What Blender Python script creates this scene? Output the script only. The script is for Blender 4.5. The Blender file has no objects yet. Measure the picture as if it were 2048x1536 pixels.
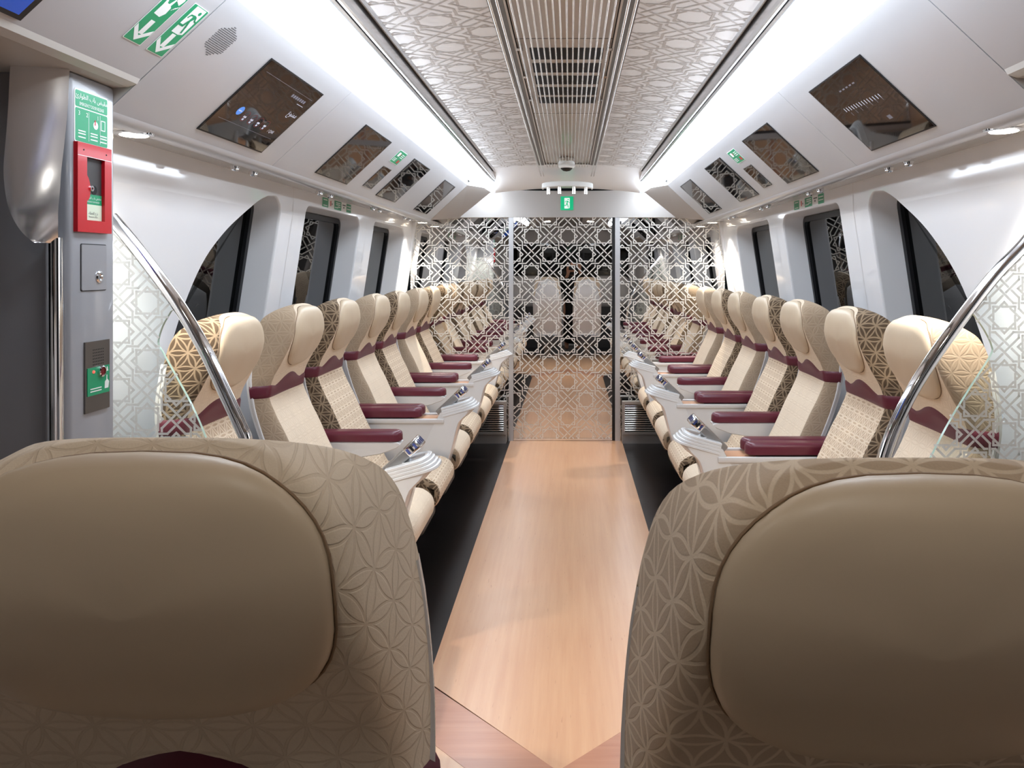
import bpy, bmesh, math, random
from mathutils import Vector, Matrix
random.seed(7)
C = bpy.context.scene
COL = C.collection
PI = math.pi
# ------------------------------------------------------------------ camera
CX, CZ, F = 0.02, 1.45, 1538.0
cam = bpy.data.cameras.new('camera'); co = bpy.data.objects.new('camera', cam); COL.objects.link(co)
co.location = (CX, 0, CZ); co.rotation_euler = (PI/2, 0, 0)
cam.sensor_fit = 'HORIZONTAL'; cam.sensor_width = 36; cam.lens = 36*F/2048
cam.shift_x = -(1140-1024)/2048; cam.shift_y = -(768-535)/2048
cam.clip_start = 0.02
C.camera = co
# ------------------------------------------------------------------ world, exposure
w = bpy.data.worlds.new('world'); C.world = w; w.use_nodes = True
w.node_tree.nodes['Background'].inputs[0].default_value = (0.004, 0.005, 0.006, 1)
w.node_tree.nodes['Background'].inputs[1].default_value = 1.0
vs = C.view_settings
C.display_settings.display_device = 'sRGB'
vs.view_transform = 'Standard'; vs.look = 'None'; vs.exposure = 0.24; vs.gamma = 1.0; vs.use_curve_mapping = False
C.cycles.max_bounces = 10; C.cycles.diffuse_bounces = 5; C.cycles.glossy_bounces = 6
C.cycles.transparent_max_bounces = 12
C.cycles.use_denoising = True
C.cycles.sample_clamp_indirect = 6
COVE = 9.0          # cove light emission

MY = 6.46           # plane of the mirrored partition
# ------------------------------------------------------------------ materials
def srgb(r, g, b):
    f = lambda c: c/12.92 if c <= .04045 else ((c+.055)/1.055)**2.4
    return (f(r/255), f(g/255), f(b/255), 1)
M = {}
def mat(name, rgb, rough=.5, metal=0., spec=.5, coat=0., sheen=0., emit=0., bump=None, ior=None):
    m = bpy.data.materials.new(name); m.use_nodes = True
    p = m.node_tree.nodes['Principled BSDF']
    p.inputs['Base Color'].default_value = srgb(*rgb)
    p.inputs['Roughness'].default_value = rough; p.inputs['Metallic'].default_value = metal
    p.inputs['Specular IOR Level'].default_value = spec
    if coat: p.inputs['Coat Weight'].default_value = coat; p.inputs['Coat Roughness'].default_value = .06
    if sheen: p.inputs['Sheen Weight'].default_value = sheen; p.inputs['Sheen Roughness'].default_value = .4
    if ior: p.inputs['IOR'].default_value = ior
    if emit:
        p.inputs['Emission Color'].default_value = srgb(*rgb); p.inputs['Emission Strength'].default_value = emit
    if bump:
        nt = m.node_tree
        tc = nt.nodes.new('ShaderNodeTexCoord'); nz = nt.nodes.new('ShaderNodeTexNoise'); b = nt.nodes.new('ShaderNodeBump')
        nz.inputs['Scale'].default_value = bump[0]; nz.inputs['Detail'].default_value = 3
        b.inputs['Strength'].default_value = bump[1]; b.inputs['Distance'].default_value = bump[2]
        nt.links.new(tc.outputs['Object'], nz.inputs['Vector']); nt.links.new(nz.outputs['Fac'], b.inputs['Height'])
        nt.links.new(b.outputs['Normal'], p.inputs['Normal'])
    M[name] = m
    return m
mat('gloss_white', (236, 236, 238), .3, coat=1.0, bump=(3.0, .25, .003))
mat('soft_white', (234, 234, 235), .35)
mat('panel_white', (180, 180, 182), .22, coat=.25)
mat('console_white', (214, 211, 209), .35)
mat('shell_white', (224, 221, 219), .3)
mat('ceiling_white', (236, 235, 234), .28, coat=.3)
mat('ceiling_line', (184, 178, 172), .4)
mat('underside', (196, 192, 186), .3)
mat('steel', (190, 185, 180), .42, .8)
mat('dark_steel', (120, 116, 112), .35, .9)
mat('chrome', (235, 235, 236), .06, 1.0)
mat('aluminium', (205, 205, 206), .35, .6)
mat('rail_metal', (222, 222, 224), .2, .9)
mat('polished_scoop', (240, 240, 242), .2, .85)
mat('black', (10, 10, 12), .5)
mat('gap_black', (12, 12, 14), .7)
mat('rubber', (12, 13, 18), .45)
mat('pillar_grey', (150, 151, 155), .3, coat=.3)
mat('door_grey', (124, 126, 130), .42)
mat('beige_panel', (196, 188, 178), .3, coat=.3)
mat('rod', (236, 232, 226), .18, .85)
mat('maroon', (97, 28, 46), .38, coat=.12)
mat('leather', (204, 184, 157), .42, spec=.4, bump=(90, .12, .0012))
mat('piping', (140, 114, 88), .7)
mat('tray_wood', (214, 160, 122), .3)
mat('fin_white', (224, 224, 224), .2, coat=.3)
mat('dish', (226, 228, 230), .08, coat=.6)
mat('device_grey', (158, 156, 154), .3, .6)
mat('screen_blue', (92, 104, 168), .12, .5)
mat('cove', (231, 242, 255), .5, emit=COVE)
mat('lens', (255, 244, 226), .4, emit=14.0)
mat('window_glass', (3, 4, 5), .015, spec=.6, ior=1.5)
mat('monitor_glass', (7, 7, 9), .03, spec=.55, ior=1.5)
mat('green', (10, 152, 104), .3, coat=.2)
mat('sign_white', (238, 240, 238), .4)
mat('exit_green', (0, 196, 134), .4, emit=.25)
mat('exit_white', (240, 250, 245), .4, emit=.35)
mat('red', (196, 12, 30), .3, coat=.2)
mat('deep_red', (110, 16, 24), .3)
mat('red_led', (255, 70, 60), .3, emit=2.0)
mat('grey_ink', (70, 70, 74), .5)
mat('label_cream', (216, 228, 204), .5)
mat('blue_screen', (14, 66, 158), .2, emit=.5)
mat('badge_blue', (70, 130, 215), .3, emit=.45)
mat('display_white', (190, 196, 214), .3, emit=.35)
mat('display_dim', (110, 112, 124), .3, emit=.12)
mat('display_red', (120, 28, 40), .3, emit=.2)
mat('line_frost', (226, 222, 214), .5, .75)
mat('skin', (196, 148, 120), .5)
mat('black_cloth', (16, 16, 18), .9)
mat('hair', (20, 16, 14), .6)
mat('seat_base', (60, 58, 58), .5)

def glass_mat(name, tint, refl, rough):
    m = bpy.data.materials.new(name); m.use_nodes = True; nt = m.node_tree; nt.nodes.clear()
    o = nt.nodes.new('ShaderNodeOutputMaterial'); mx = nt.nodes.new('ShaderNodeMixShader')
    t = nt.nodes.new('ShaderNodeBsdfTransparent'); g = nt.nodes.new('ShaderNodeBsdfGlossy')
    t.inputs[0].default_value = tint; g.inputs['Roughness'].default_value = rough
    lw = nt.nodes.new('ShaderNodeLayerWeight'); lw.inputs[0].default_value = refl
    nt.links.new(lw.outputs['Fresnel'], mx.inputs[0]); nt.links.new(t.outputs[0], mx.inputs[1]); nt.links.new(g.outputs[0], mx.inputs[2])
    nt.links.new(mx.outputs[0], o.inputs[0]); M[name] = m
glass_mat('clear_glass', (.95, .975, .96, 1), .25, .0)
mat('glass_edge', (178, 205, 190), .15)
def mirror_mat():
    m = bpy.data.materials.new('mirror_glass'); m.use_nodes = True; nt = m.node_tree
    p = nt.nodes['Principled BSDF']
    p.inputs['Base Color'].default_value = (.70, .68, .655, 1); p.inputs['Metallic'].default_value = 1; p.inputs['Roughness'].default_value = .005
    M['mirror_glass'] = m
mirror_mat()
def frost_line():
    m = bpy.data.materials.new('screen_frost'); m.use_nodes = True; nt = m.node_tree; nt.nodes.clear()
    o = nt.nodes.new('ShaderNodeOutputMaterial'); mx = nt.nodes.new('ShaderNodeMixShader')
    d = nt.nodes.new('ShaderNodeBsdfDiffuse'); t = nt.nodes.new('ShaderNodeBsdfTranslucent'); mx2 = nt.nodes.new('ShaderNodeMixShader')
    tr = nt.nodes.new('ShaderNodeBsdfTransparent')
    d.inputs[0].default_value = (.86, .86, .84, 1); t.inputs[0].default_value = (.85, .85, .83, 1)
    mx.inputs[0].default_value = .5; mx2.inputs[0].default_value = .15
    nt.links.new(d.outputs[0], mx.inputs[1]); nt.links.new(t.outputs[0], mx.inputs[2])
    nt.links.new(mx.outputs[0], mx2.inputs[1]); nt.links.new(tr.outputs[0], mx2.inputs[2]); nt.links.new(mx2.outputs[0], o.inputs[0])
    M['screen_frost'] = m
frost_line()

# node helper -------------------------------------------------------
class N:
    def __init__(s, nt): s.nt = nt
    def v(s, x, sock):
        if hasattr(x, 'is_linked'): s.nt.links.new(x, sock)
        else: sock.default_value = x
    def m(s, op, a, b=0., c=None):
        n = s.nt.nodes.new('ShaderNodeMath'); n.operation = op
        s.v(a, n.inputs[0]); s.v(b, n.inputs[1])
        if c is not None: s.v(c, n.inputs[2])
        return n.outputs[0]
def flower_mask(nt, a, width):
    """six-petalled flower lattice from overlapping circles, UV in metres"""
    k = N(nt)
    uv = nt.nodes.new('ShaderNodeUVMap'); sp = nt.nodes.new('ShaderNodeSeparateXYZ')
    nt.links.new(uv.outputs[0], sp.inputs[0])
    x = k.m('DIVIDE', sp.outputs[0], a); y = k.m('DIVIDE', sp.outputs[1], a)
    R3 = math.sqrt(3); ds = []
    for ox, oy in ((0, 0), (.5, R3/2)):
        fx = k.m('ABSOLUTE', k.m('SUBTRACT', k.m('FRACT', k.m('ADD', k.m('ADD', x, ox), 100.5)), .5))
        fy = k.m('MULTIPLY', k.m('ABSOLUTE', k.m('SUBTRACT', k.m('FRACT', k.m('ADD', k.m('DIVIDE', k.m('ADD', y, oy), R3), 100.5)), .5)), R3)
        for cx, cy in ((1., 0.), (0., R3)):
            dx = k.m('SUBTRACT', fx, cx); dy = k.m('SUBTRACT', fy, cy)
            d = k.m('SQRT', k.m('ADD', k.m('MULTIPLY', dx, dx), k.m('MULTIPLY', dy, dy)))
            ds.append(k.m('ABSOLUTE', k.m('SUBTRACT', d, 1.0)))
    mn = ds[0]
    for d in ds[1:]: mn = k.m('MINIMUM', mn, d)
    mr = nt.nodes.new('ShaderNodeMapRange'); mr.interpolation_type = 'SMOOTHSTEP'
    nt.links.new(mn, mr.inputs[0])
    mr.inputs[1].default_value = width*.5; mr.inputs[2].default_value = width*1.3
    mr.inputs[3].default_value = 1; mr.inputs[4].default_value = 0
    return mr.outputs[0]
def fabric(name, base, line, a=.052, width=.05, strength=1., vary=.1, bumpd=.0012, sheen=.25, line_bump=1.):
    m = bpy.data.materials.new(name); m.use_nodes = True; nt = m.node_tree; k = N(nt)
    p = nt.nodes['Principled BSDF']; p.inputs['Roughness'].default_value = .85
    p.inputs['Specular IOR Level'].default_value = .2
    p.inputs['Sheen Weight'].default_value = sheen; p.inputs['Sheen Roughness'].default_value = .45
    p.inputs['Sheen Tint'].default_value = srgb(255, 236, 214)
    mask = flower_mask(nt, a, width)
    tc = nt.nodes.new('ShaderNodeTexCoord')
    nz = nt.nodes.new('ShaderNodeTexNoise'); nz.inputs['Scale'].default_value = 14; nz.inputs['Detail'].default_value = 2
    nf = nt.nodes.new('ShaderNodeTexNoise'); nf.inputs['Scale'].default_value = 520; nf.inputs['Detail'].default_value = 2
    nt.links.new(tc.outputs['Object'], nz.inputs['Vector']); nt.links.new(tc.outputs['Object'], nf.inputs['Vector'])
    mx = nt.nodes.new('ShaderNodeMix'); mx.data_type = 'RGBA'
    mx.inputs['A'].default_value = srgb(*base); mx.inputs['B'].default_value = srgb(*line)
    k.v(k.m('MULTIPLY', mask, strength), mx.inputs['Factor'])
    hs = nt.nodes.new('ShaderNodeHueSaturation')
    val = k.m('ADD', 1 - vary, k.m('MULTIPLY', k.m('ADD', k.m('MULTIPLY', nz.outputs['Fac'], .6), k.m('MULTIPLY', nf.outputs['Fac'], .4)), vary*2))
    k.v(val, hs.inputs['Value']); nt.links.new(mx.outputs['Result'], hs.inputs['Color'])
    nt.links.new(hs.outputs[0], p.inputs['Base Color'])
    b = nt.nodes.new('ShaderNodeBump'); b.inputs['Distance'].default_value = bumpd; b.inputs['Strength'].default_value = .8
    k.v(k.m('ADD', k.m('MULTIPLY', mask, -line_bump), k.m('MULTIPLY', nf.outputs['Fac'], .35)), b.inputs['Height'])
    nt.links.new(b.outputs[0], p.inputs['Normal'])
    M[name] = m
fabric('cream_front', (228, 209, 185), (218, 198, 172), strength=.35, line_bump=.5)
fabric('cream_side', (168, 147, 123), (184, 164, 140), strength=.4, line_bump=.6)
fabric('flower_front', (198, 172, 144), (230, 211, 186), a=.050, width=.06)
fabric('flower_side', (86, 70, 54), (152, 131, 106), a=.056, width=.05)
fabric('relief_cream', (224, 206, 182), (200, 178, 152), a=.048, width=.032, strength=.35, vary=.14, line_bump=.9, bumpd=.0007)
fabric('relief_tan', (192, 170, 146), (226, 207, 182), a=.048, width=.040, strength=.8, vary=.16, line_bump=.6, bumpd=.0007)

def wood(name, c1, c2, rough=.3, ax='Y', coat=.25):
    m = bpy.data.materials.new(name); m.use_nodes = True; nt = m.node_tree; k = N(nt)
    p = nt.nodes['Principled BSDF']; p.inputs['Roughness'].default_value = rough; p.inputs['Coat Weight'].default_value = coat
    p.inputs['Coat Roughness'].default_value = .25
    tc = nt.nodes.new('ShaderNodeTexCoord'); mp = nt.nodes.new('ShaderNodeMapping')
    s = {'Y': (38, 1.6, 1), 'X': (1.6, 38, 1)}[ax[0]]
    mp.inputs['Scale'].default_value = s
    if len(ax) > 1: mp.inputs['Rotation'].default_value = (0, 0, float(ax[1:]))
    nz = nt.nodes.new('ShaderNodeTexNoise'); nz.inputs['Scale'].default_value = 1; nz.inputs['Detail'].default_value = 6; nz.inputs['Roughness'].default_value = .6
    nt.links.new(tc.outputs['Object'], mp.inputs[0]); nt.links.new(mp.outputs[0], nz.inputs['Vector'])
    nb = nt.nodes.new('ShaderNodeTexNoise'); nb.inputs['Scale'].default_value = 1.3
    nt.links.new(tc.outputs['Object'], nb.inputs['Vector'])
    fl = nt.nodes.new('ShaderNodeTexNoise'); mp2 = nt.nodes.new('ShaderNodeMapping'); mp2.inputs['Scale'].default_value = (s[0]*3, s[1]*8, 1)
    if len(ax) > 1: mp2.inputs['Rotation'].default_value = (0, 0, float(ax[1:]))
    nt.links.new(tc.outputs['Object'], mp2.inputs[0]); nt.links.new(mp2.outputs[0], fl.inputs['Vector']); fl.inputs['Scale'].default_value = 1; fl.inputs['Detail'].default_value = 2
    fac = k.m('ADD', k.m('MULTIPLY', nz.outputs['Fac'], .6), k.m('MULTIPLY', nb.outputs['Fac'], .4))
    mr = nt.nodes.new('ShaderNodeMapRange'); nt.links.new(fac, mr.inputs[0]); mr.inputs[1].default_value = .35; mr.inputs[2].default_value = .65
    mx = nt.nodes.new('ShaderNodeMix'); mx.data_type = 'RGBA'; mx.inputs['A'].default_value = srgb(*c1); mx.inputs['B'].default_value = srgb(*c2)
    nt.links.new(mr.outputs[0], mx.inputs['Factor'])
    fr = nt.nodes.new('ShaderNodeMapRange'); nt.links.new(fl.outputs['Fac'], fr.inputs[0]); fr.inputs[1].default_value = .68; fr.inputs[2].default_value = .8; fr.inputs[4].default_value = .45
    mx2 = nt.nodes.new('ShaderNodeMix'); mx2.data_type = 'RGBA'; mx2.inputs['B'].default_value = srgb(c2[0]*.72, c2[1]*.6, c2[2]*.55)
    nt.links.new(mx.outputs['Result'], mx2.inputs['A']); nt.links.new(fr.outputs[0], mx2.inputs['Factor'])
    nt.links.new(mx2.outputs['Result'], p.inputs['Base Color'])
    M[name] = m
wood('aisle_wood', (208, 162, 124), (196, 146, 110))
wood('band_wood', (182, 130, 100), (164, 106, 78), ax='X0.9')
wood('vestibule_wood', (210, 170, 134), (198, 152, 118))
mat('dark_floor', (22, 18, 18), .34, spec=.35, bump=(40, .1, .001))

# ------------------------------------------------------------------ mesh helpers
class Frame:
    def __init__(s, o, u, v):
        s.o = Vector(o); s.u = Vector(u).normalized(); s.v = Vector(v).normalized(); s.n = s.u.cross(s.v)
    def p(s, a, b, d=0.): return s.o + s.u*a + s.v*b + s.n*d
class MB:
    def __init__(s): s.vs = []; s.fs = []; s.ms = []; s.uv = {}
    def add(s, pts, faces, mi=0, uvs=None):
        o = len(s.vs); s.vs += [tuple(p) for p in pts]
        for f in faces:
            if uvs: s.uv[len(s.fs)] = [uvs[i] for i in f]
            s.fs.append([i+o for i in f]); s.ms.append(mi)
        return s
    def quad(s, a, b, c, d, mi=0): return s.add([a, b, c, d], [(0, 1, 2, 3)], mi)
    def grid(s, rows, mi=0, uvs=None, close=False, mfun=None):
        nr, nc = len(rows), len(rows[0]); pts = [p for r in rows for p in r]
        fs = []; o = len(s.vs); s.vs += [tuple(p) for p in pts]
        for i in range(nr-1):
            for j in range(nc - (0 if close else 1)):
                j2 = (j+1) % nc
                f = (i*nc+j, i*nc+j2, (i+1)*nc+j2, (i+1)*nc+j)
                if uvs: s.uv[len(s.fs)] = [uvs[q//nc][q % nc] for q in f]
                s.fs.append([q+o for q in f]); s.ms.append(mfun(i, j) if mfun else mi)
        return s
    def box(s, lo, hi, mi=0):
        x0, y0, z0 = lo; x1, y1, z1 = hi
        P = [(x0,y0,z0),(x1,y0,z0),(x1,y1,z0),(x0,y1,z0),(x0,y0,z1),(x1,y0,z1),(x1,y1,z1),(x0,y1,z1)]
        return s.add(P, [(0,3,2,1),(4,5,6,7),(0,1,5,4),(1,2,6,5),(2,3,7,6),(3,0,4,7)], mi)
    def rbox(s, lo, hi, r, mi=0, seg=3, M4=None, mfun=None):
        bm = bmesh.new(); bmesh.ops.create_cube(bm, size=1)
        c = [(a+b)/2 for a, b in zip(lo, hi)]; d = [b-a for a, b in zip(lo, hi)]
        for v in bm.verts: v.co = Vector((v.co.x*d[0], v.co.y*d[1], v.co.z*d[2]))
        bmesh.ops.bevel(bm, geom=bm.edges[:], offset=min(r, min(d)*.499), segments=seg, affect='EDGES', profile=.5)
        bm.normal_update(); bm.verts.index_update()
        pts = [Vector(v.co)+Vector(c) for v in bm.verts]
        base = len(s.vs); s.vs += [tuple(M4 @ p if M4 else p) for p in pts]
        for f in bm.faces:
            n = f.normal; ax = max(range(3), key=lambda i: abs(n[i]))
            i, j = [(1, 2), (0, 2), (1, 0)][ax]
            s.uv[len(s.fs)] = [(pts[v.index][i], pts[v.index][j]) for v in f.verts]
            s.fs.append([v.index+base for v in f.verts]); s.ms.append(mfun(n) if mfun else mi)
        bm.free(); return s
    def tube(s, path, r, n=10, mi=0, cap=True):
        P = [Vector(p) for p in path]; rows = []; up = None
        for i, p in enumerate(P):
            t = (P[min(i+1, len(P)-1)] - P[max(i-1, 0)]).normalized()
            if up is None:
                up = Vector((0, 0, 1)) if abs(t.z) < .9 else Vector((1, 0, 0))
            a = t.cross(up).normalized(); up = a.cross(t).normalized()
            rr = r[i] if isinstance(r, (list, tuple)) else r
            rows.append([p + a*math.cos(2*PI*k/n)*rr + up*math.sin(2*PI*k/n)*rr for k in range(n)])
        s.grid(rows, mi, close=True)
        if cap:
            o = len(s.vs); s.vs += [tuple(p) for p in rows[0]] + [tuple(p) for p in rows[-1]]
            s.fs.append([o+k for k in range(n)][::-1]); s.ms.append(mi)
            s.fs.append([o+n+k for k in range(n)]); s.ms.append(mi)
        return s
    def lathe(s, prof, fr, n=20, mi=0):
        """prof: (radius, depth along fr.n)"""
        rows = [[fr.p(r*math.cos(2*PI*k/n), r*math.sin(2*PI*k/n), d) for k in range(n)] for r, d in prof]
        return s.grid(rows, mi, close=True)
    def slab(s, fr, poly, d0, d1, mi=0, side=None):
        n = len(poly); A = [fr.p(a, b, d1) for a, b in poly]; B = [fr.p(a, b, d0) for a, b in poly]
        s.add(A, [tuple(range(n))], mi)
        if abs(d1-d0) > 1e-6:
            s.add(B, [tuple(range(n))[::-1]], mi)
            s.add(A+B, [(n+i, n+(i+1) % n, (i+1) % n, i) for i in range(n)], side if side is not None else mi)
        return s
    def strip(s, fr, a, b, w, d, mi=0, ext=.5):
        A = Vector(a); B = Vector(b); t = (B-A)
        if t.length < 1e-5: return s
        t.normalize(); n = Vector((-t.y, t.x))*w/2; A = A - t*w*ext; B = B + t*w*ext
        return s.add([fr.p(*(A-n), d), fr.p(*(B-n), d), fr.p(*(B+n), d), fr.p(*(A+n), d)], [(0, 1, 2, 3)], mi)
    def mesh(s, name, mats, smooth=35):
        me = bpy.data.meshes.new(name); me.from_pydata(s.vs, [], s.fs)
        for m in (mats if isinstance(mats, (list, tuple)) else [mats]): me.materials.append(M[m])
        me.polygons.foreach_set('material_index', s.ms)
        if s.uv:
            ul = me.uv_layers.new(name='UVMap')
            for p in me.polygons:
                if p.index in s.uv:
                    for li, u in zip(p.loop_indices, s.uv[p.index]): ul.data[li].uv = u
        me.update()
        if smooth:
            bm = bmesh.new(); bm.from_mesh(me); bmesh.ops.remove_doubles(bm, verts=bm.verts[:], dist=1e-5); bm.to_mesh(me); bm.free()
            me.shade_smooth(); me.set_sharp_from_angle(angle=math.radians(smooth))
        return me
    def build(s, name, mats, parent=None, smooth=35):
        o = bpy.data.objects.new(name, s.mesh(name, mats, smooth)); COL.objects.link(o)
        if parent: o.parent = parent
        return o
def tag(o, label, cat, group=None):
    o['label'] = label; o['category'] = cat
    if group: o['group'] = group
    return o
def empty(name, loc=(0, 0, 0), rz=0):
    o = bpy.data.objects.new(name, None); COL.objects.link(o); o.location = loc; o.rotation_euler = (0, 0, rz)
    o.empty_display_size = .1
    return o
def thing(name, label, cat, loc=(0, 0, 0), rz=0, group=None): return tag(empty(name, loc, rz), label, cat, group)
def struct(o, label=None, cat=None):
    o['kind'] = 'structure'
    if label: o['label'] = label
    if cat: o['category'] = cat
    return o
def dup(root, loc, rz, label, group=None):
    r = root.copy(); COL.objects.link(r); r.location = loc; r.rotation_euler = (0, 0, rz); r['label'] = label
    if group: r['group'] = group
    for ch in list(root.children):
        c = ch.copy(); COL.objects.link(c); c.parent = r
        for g in list(ch.children):
            d = g.copy(); COL.objects.link(d); d.parent = c
    return r
def curve(pts):
    """smooth interpolation through (x, y) pairs (monotone cubic)"""
    xs = [p[0] for p in pts]; ys = [p[1] for p in pts]; n = len(xs)
    d = [(ys[i+1]-ys[i])/(xs[i+1]-xs[i]) for i in range(n-1)]
    m = [d[0]] + [0 if d[i-1]*d[i] <= 0 else 2*d[i-1]*d[i]/(d[i-1]+d[i]) for i in range(1, n-1)] + [d[-1]]
    def f(x):
        if x <= xs[0]: return ys[0]
        if x >= xs[-1]: return ys[-1]
        i = max(k for k in range(n-1) if xs[k] <= x); h = xs[i+1]-xs[i]; t = (x-xs[i])/h
        return (1+2*t)*(1-t)**2*ys[i] + t*(1-t)**2*h*m[i] + t*t*(3-2*t)*ys[i+1] + t*t*(t-1)*h*m[i+1]
    return f
def spline(P, k=6):
    """Catmull-Rom through points of any dimension"""
    out = []; n = len(P)
    for i in range(n-1):
        p0 = P[max(i-1, 0)]; p1 = P[i]; p2 = P[i+1]; p3 = P[min(i+2, n-1)]
        for j in range(k):
            t = j/k
            out.append(tuple(.5*(2*b + (c-a)*t + (2*a-5*b+4*c-d)*t*t + (3*b-a-3*c+d)*t**3) for a, b, c, d in zip(p0, p1, p2, p3)))
    out.append(tuple(P[-1])); return out
def rrect(x0, y0, x1, y1, r, n=5):
    P = []
    for cx, cy, a in ((x1-r, y1-r, 0), (x0+r, y1-r, 90), (x0+r, y0+r, 180), (x1-r, y0+r, 270)):
        for k in range(n+1):
            t = math.radians(a+90*k/n); P.append((cx+r*math.cos(t), cy+r*math.sin(t)))
    return P
def rect(x0, y0, x1, y1): return [(x0, y0), (x1, y0), (x1, y1), (x0, y1)]
def disc(cx, cy, r, n=14, ry=None): return [(cx+r*math.cos(2*PI*k/n), cy+(ry or r)*math.sin(2*PI*k/n)) for k in range(n)]
def inside(pt, poly):
    x, y = pt; c = False; n = len(poly)
    for i in range(n):
        (x1, y1), (x2, y2) = poly[i], poly[(i+1) % n]
        if (y1 > y) != (y2 > y) and x < (x2-x1)*(y-y1)/(y2-y1)+x1: c = not c
    return c
ARAB = [f for f in ()]
def text_shape(s, size):
    """2D outlines of a string as (verts, faces), origin at the centre"""
    cu = bpy.data.curves.new('t', 'FONT'); cu.body = s; cu.size = size; cu.align_x = 'CENTER'; cu.align_y = 'CENTER'; cu.resolution_u = 2
    o = bpy.data.objects.new('t', cu); COL.objects.link(o)
    dg = bpy.context.evaluated_depsgraph_get(); me = bpy.data.meshes.new_from_object(o.evaluated_get(dg))
    vs = [tuple(v.co) for v in me.vertices]; fs = [tuple(p.vertices) for p in me.polygons]
    bpy.data.objects.remove(o); bpy.data.curves.remove(cu); bpy.data.meshes.remove(me)
    return vs, fs
def write(mb, fr, s, x, y, size, d, mi=0, squeeze=1.):
    vs_, fs_ = text_shape(s, size)
    mb.add([fr.p(x+v[0]*squeeze, y+v[1], d) for v in vs_], fs_, mi)
# presentation forms, written in visual (right-to-left) order
AR = {'handle': 'مقبض باب الطوارئ'}
FORMS = {'م': 'ﻡﻢﻣﻤ', 'ق': 'ﻕﻖﻗﻘ', 'ب': 'ﺏﺐﺑﺒ', 'ض': 'ﺽﺾﺿﻀ', 'ا': 'ﺍﺎﺍﺎ', 'ل': 'ﻝﻞﻟﻠ', 'ط': 'ﻁﻂﻃﻄ', 'و': 'ﻭﻮﻭﻮ', 'ر': 'ﺭﺮﺭﺮ', 'ئ': 'ﺉﺊﺋﺌ',
         'ن': 'ﻥﻦﻧﻨ', 'ز': 'ﺯﺰﺯﺰ', 'ع': 'ﻉﻊﻋﻌ', 'غ': 'ﻍﻎﻏﻐ', 'ء': 'ﺀﺀﺀﺀ'}
NOJOIN = 'اورزء'
def arabic(s):
    out = ''
    for i, ch in enumerate(s):
        if ch not in FORMS: out += ch; continue
        prev = i > 0 and s[i-1] in FORMS and s[i-1] not in NOJOIN and ch != 'ء'
        nxt = i < len(s)-1 and s[i+1] in FORMS and ch not in NOJOIN and s[i+1] != 'ء'
        out += FORMS[ch][(3 if prev else 2) if nxt else (1 if prev else 0)]
    return out[::-1]

# ------------------------------------------------------------------ star lattice pattern
def lattice(a, ax=None, delta=.19, h=.375, wv=.08):
    """segments of one 2x2-cell repeat of the interlaced eight-point star pattern, in metres"""
    S = []
    ax = ax or a
    def seg(p, q, gaps=()):
        L = math.dist(p, q); ts = [0]
        for g in sorted(gaps): ts += [g-wv*1.15/L, g+wv*1.15/L]
        ts.append(1)
        for i in range(0, len(ts), 2):
            if ts[i+1] > ts[i]:
                S.append(tuple((p[0]+(q[0]-p[0])*t, p[1]+(q[1]-p[1])*t) for t in (ts[i], ts[i+1])))
    d = h*math.sqrt(2)
    for si, sj in ((0, 0), (1, 1)):
        for k in range(4):
            def rot(p):
                for _ in range(k): p = (-p[1], p[0])
                return (p[0]+si, p[1]+sj)
            g = (d-h)
            seg(rot((h, -h)), rot((h, h)), [(h+g)/(2*h)])
            # diamond side from (d,0) to (0,d): meets x=h at t=(d-h)/d and y=h at t=h/d
            seg(rot((d, 0)), rot((0, d)), [h/d])
    for i in (0, 1):
        for j in (0, 1):
            cx, cy = i+.5, j+.5; ev = (i+j) % 2 == 0
            seg((cx-delta, cy), (cx+delta, cy), [.5] if ev else [])
            seg((cx, cy-delta), (cx, cy+delta), [] if ev else [.5])
    e = .5-delta
    for ci, cj in ((1, 0), (0, 1)):
        for p, q in (((-e, .5), (.5, -e)), ((e, -.5), (-.5, e))):
            L = lambda t: None
            sgn = 1 if p[0] < 0 else -1
            # L1 crosses L3 at (0,delta*sgn) over, L4 at (delta*sgn,0) under
            dx = q[0]-p[0]; t = (delta*sgn - p[0])/dx
            seg((p[0]+ci, p[1]+cj), (q[0]+ci, q[1]+cj), [t])
        for p, q in (((e, .5), (-.5, -e)), ((-e, -.5), (.5, e))):
            dx = q[0]-p[0]; t = (0-p[0])/dx
            seg((p[0]+ci, p[1]+cj), (q[0]+ci, q[1]+cj), [t])
    return [((p[0]*ax, p[1]*a), (q[0]*ax, q[1]*a)) for p, q in S]
def clip(p, q, r):
    x0, y0, x1, y1 = r; dx, dy = q[0]-p[0], q[1]-p[1]; t0, t1 = 0., 1.
    for pp, qq in ((-dx, p[0]-x0), (dx, x1-p[0]), (-dy, p[1]-y0), (dy, y1-p[1])):
        if abs(pp) < 1e-12:
            if qq < 0: return None
        else:
            t = qq/pp
            if pp < 0: t0 = max(t0, t)
            else: t1 = min(t1, t)
    if t0 >= t1: return None
    return (p[0]+dx*t0, p[1]+dy*t0), (p[0]+dx*t1, p[1]+dy*t1)
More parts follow.
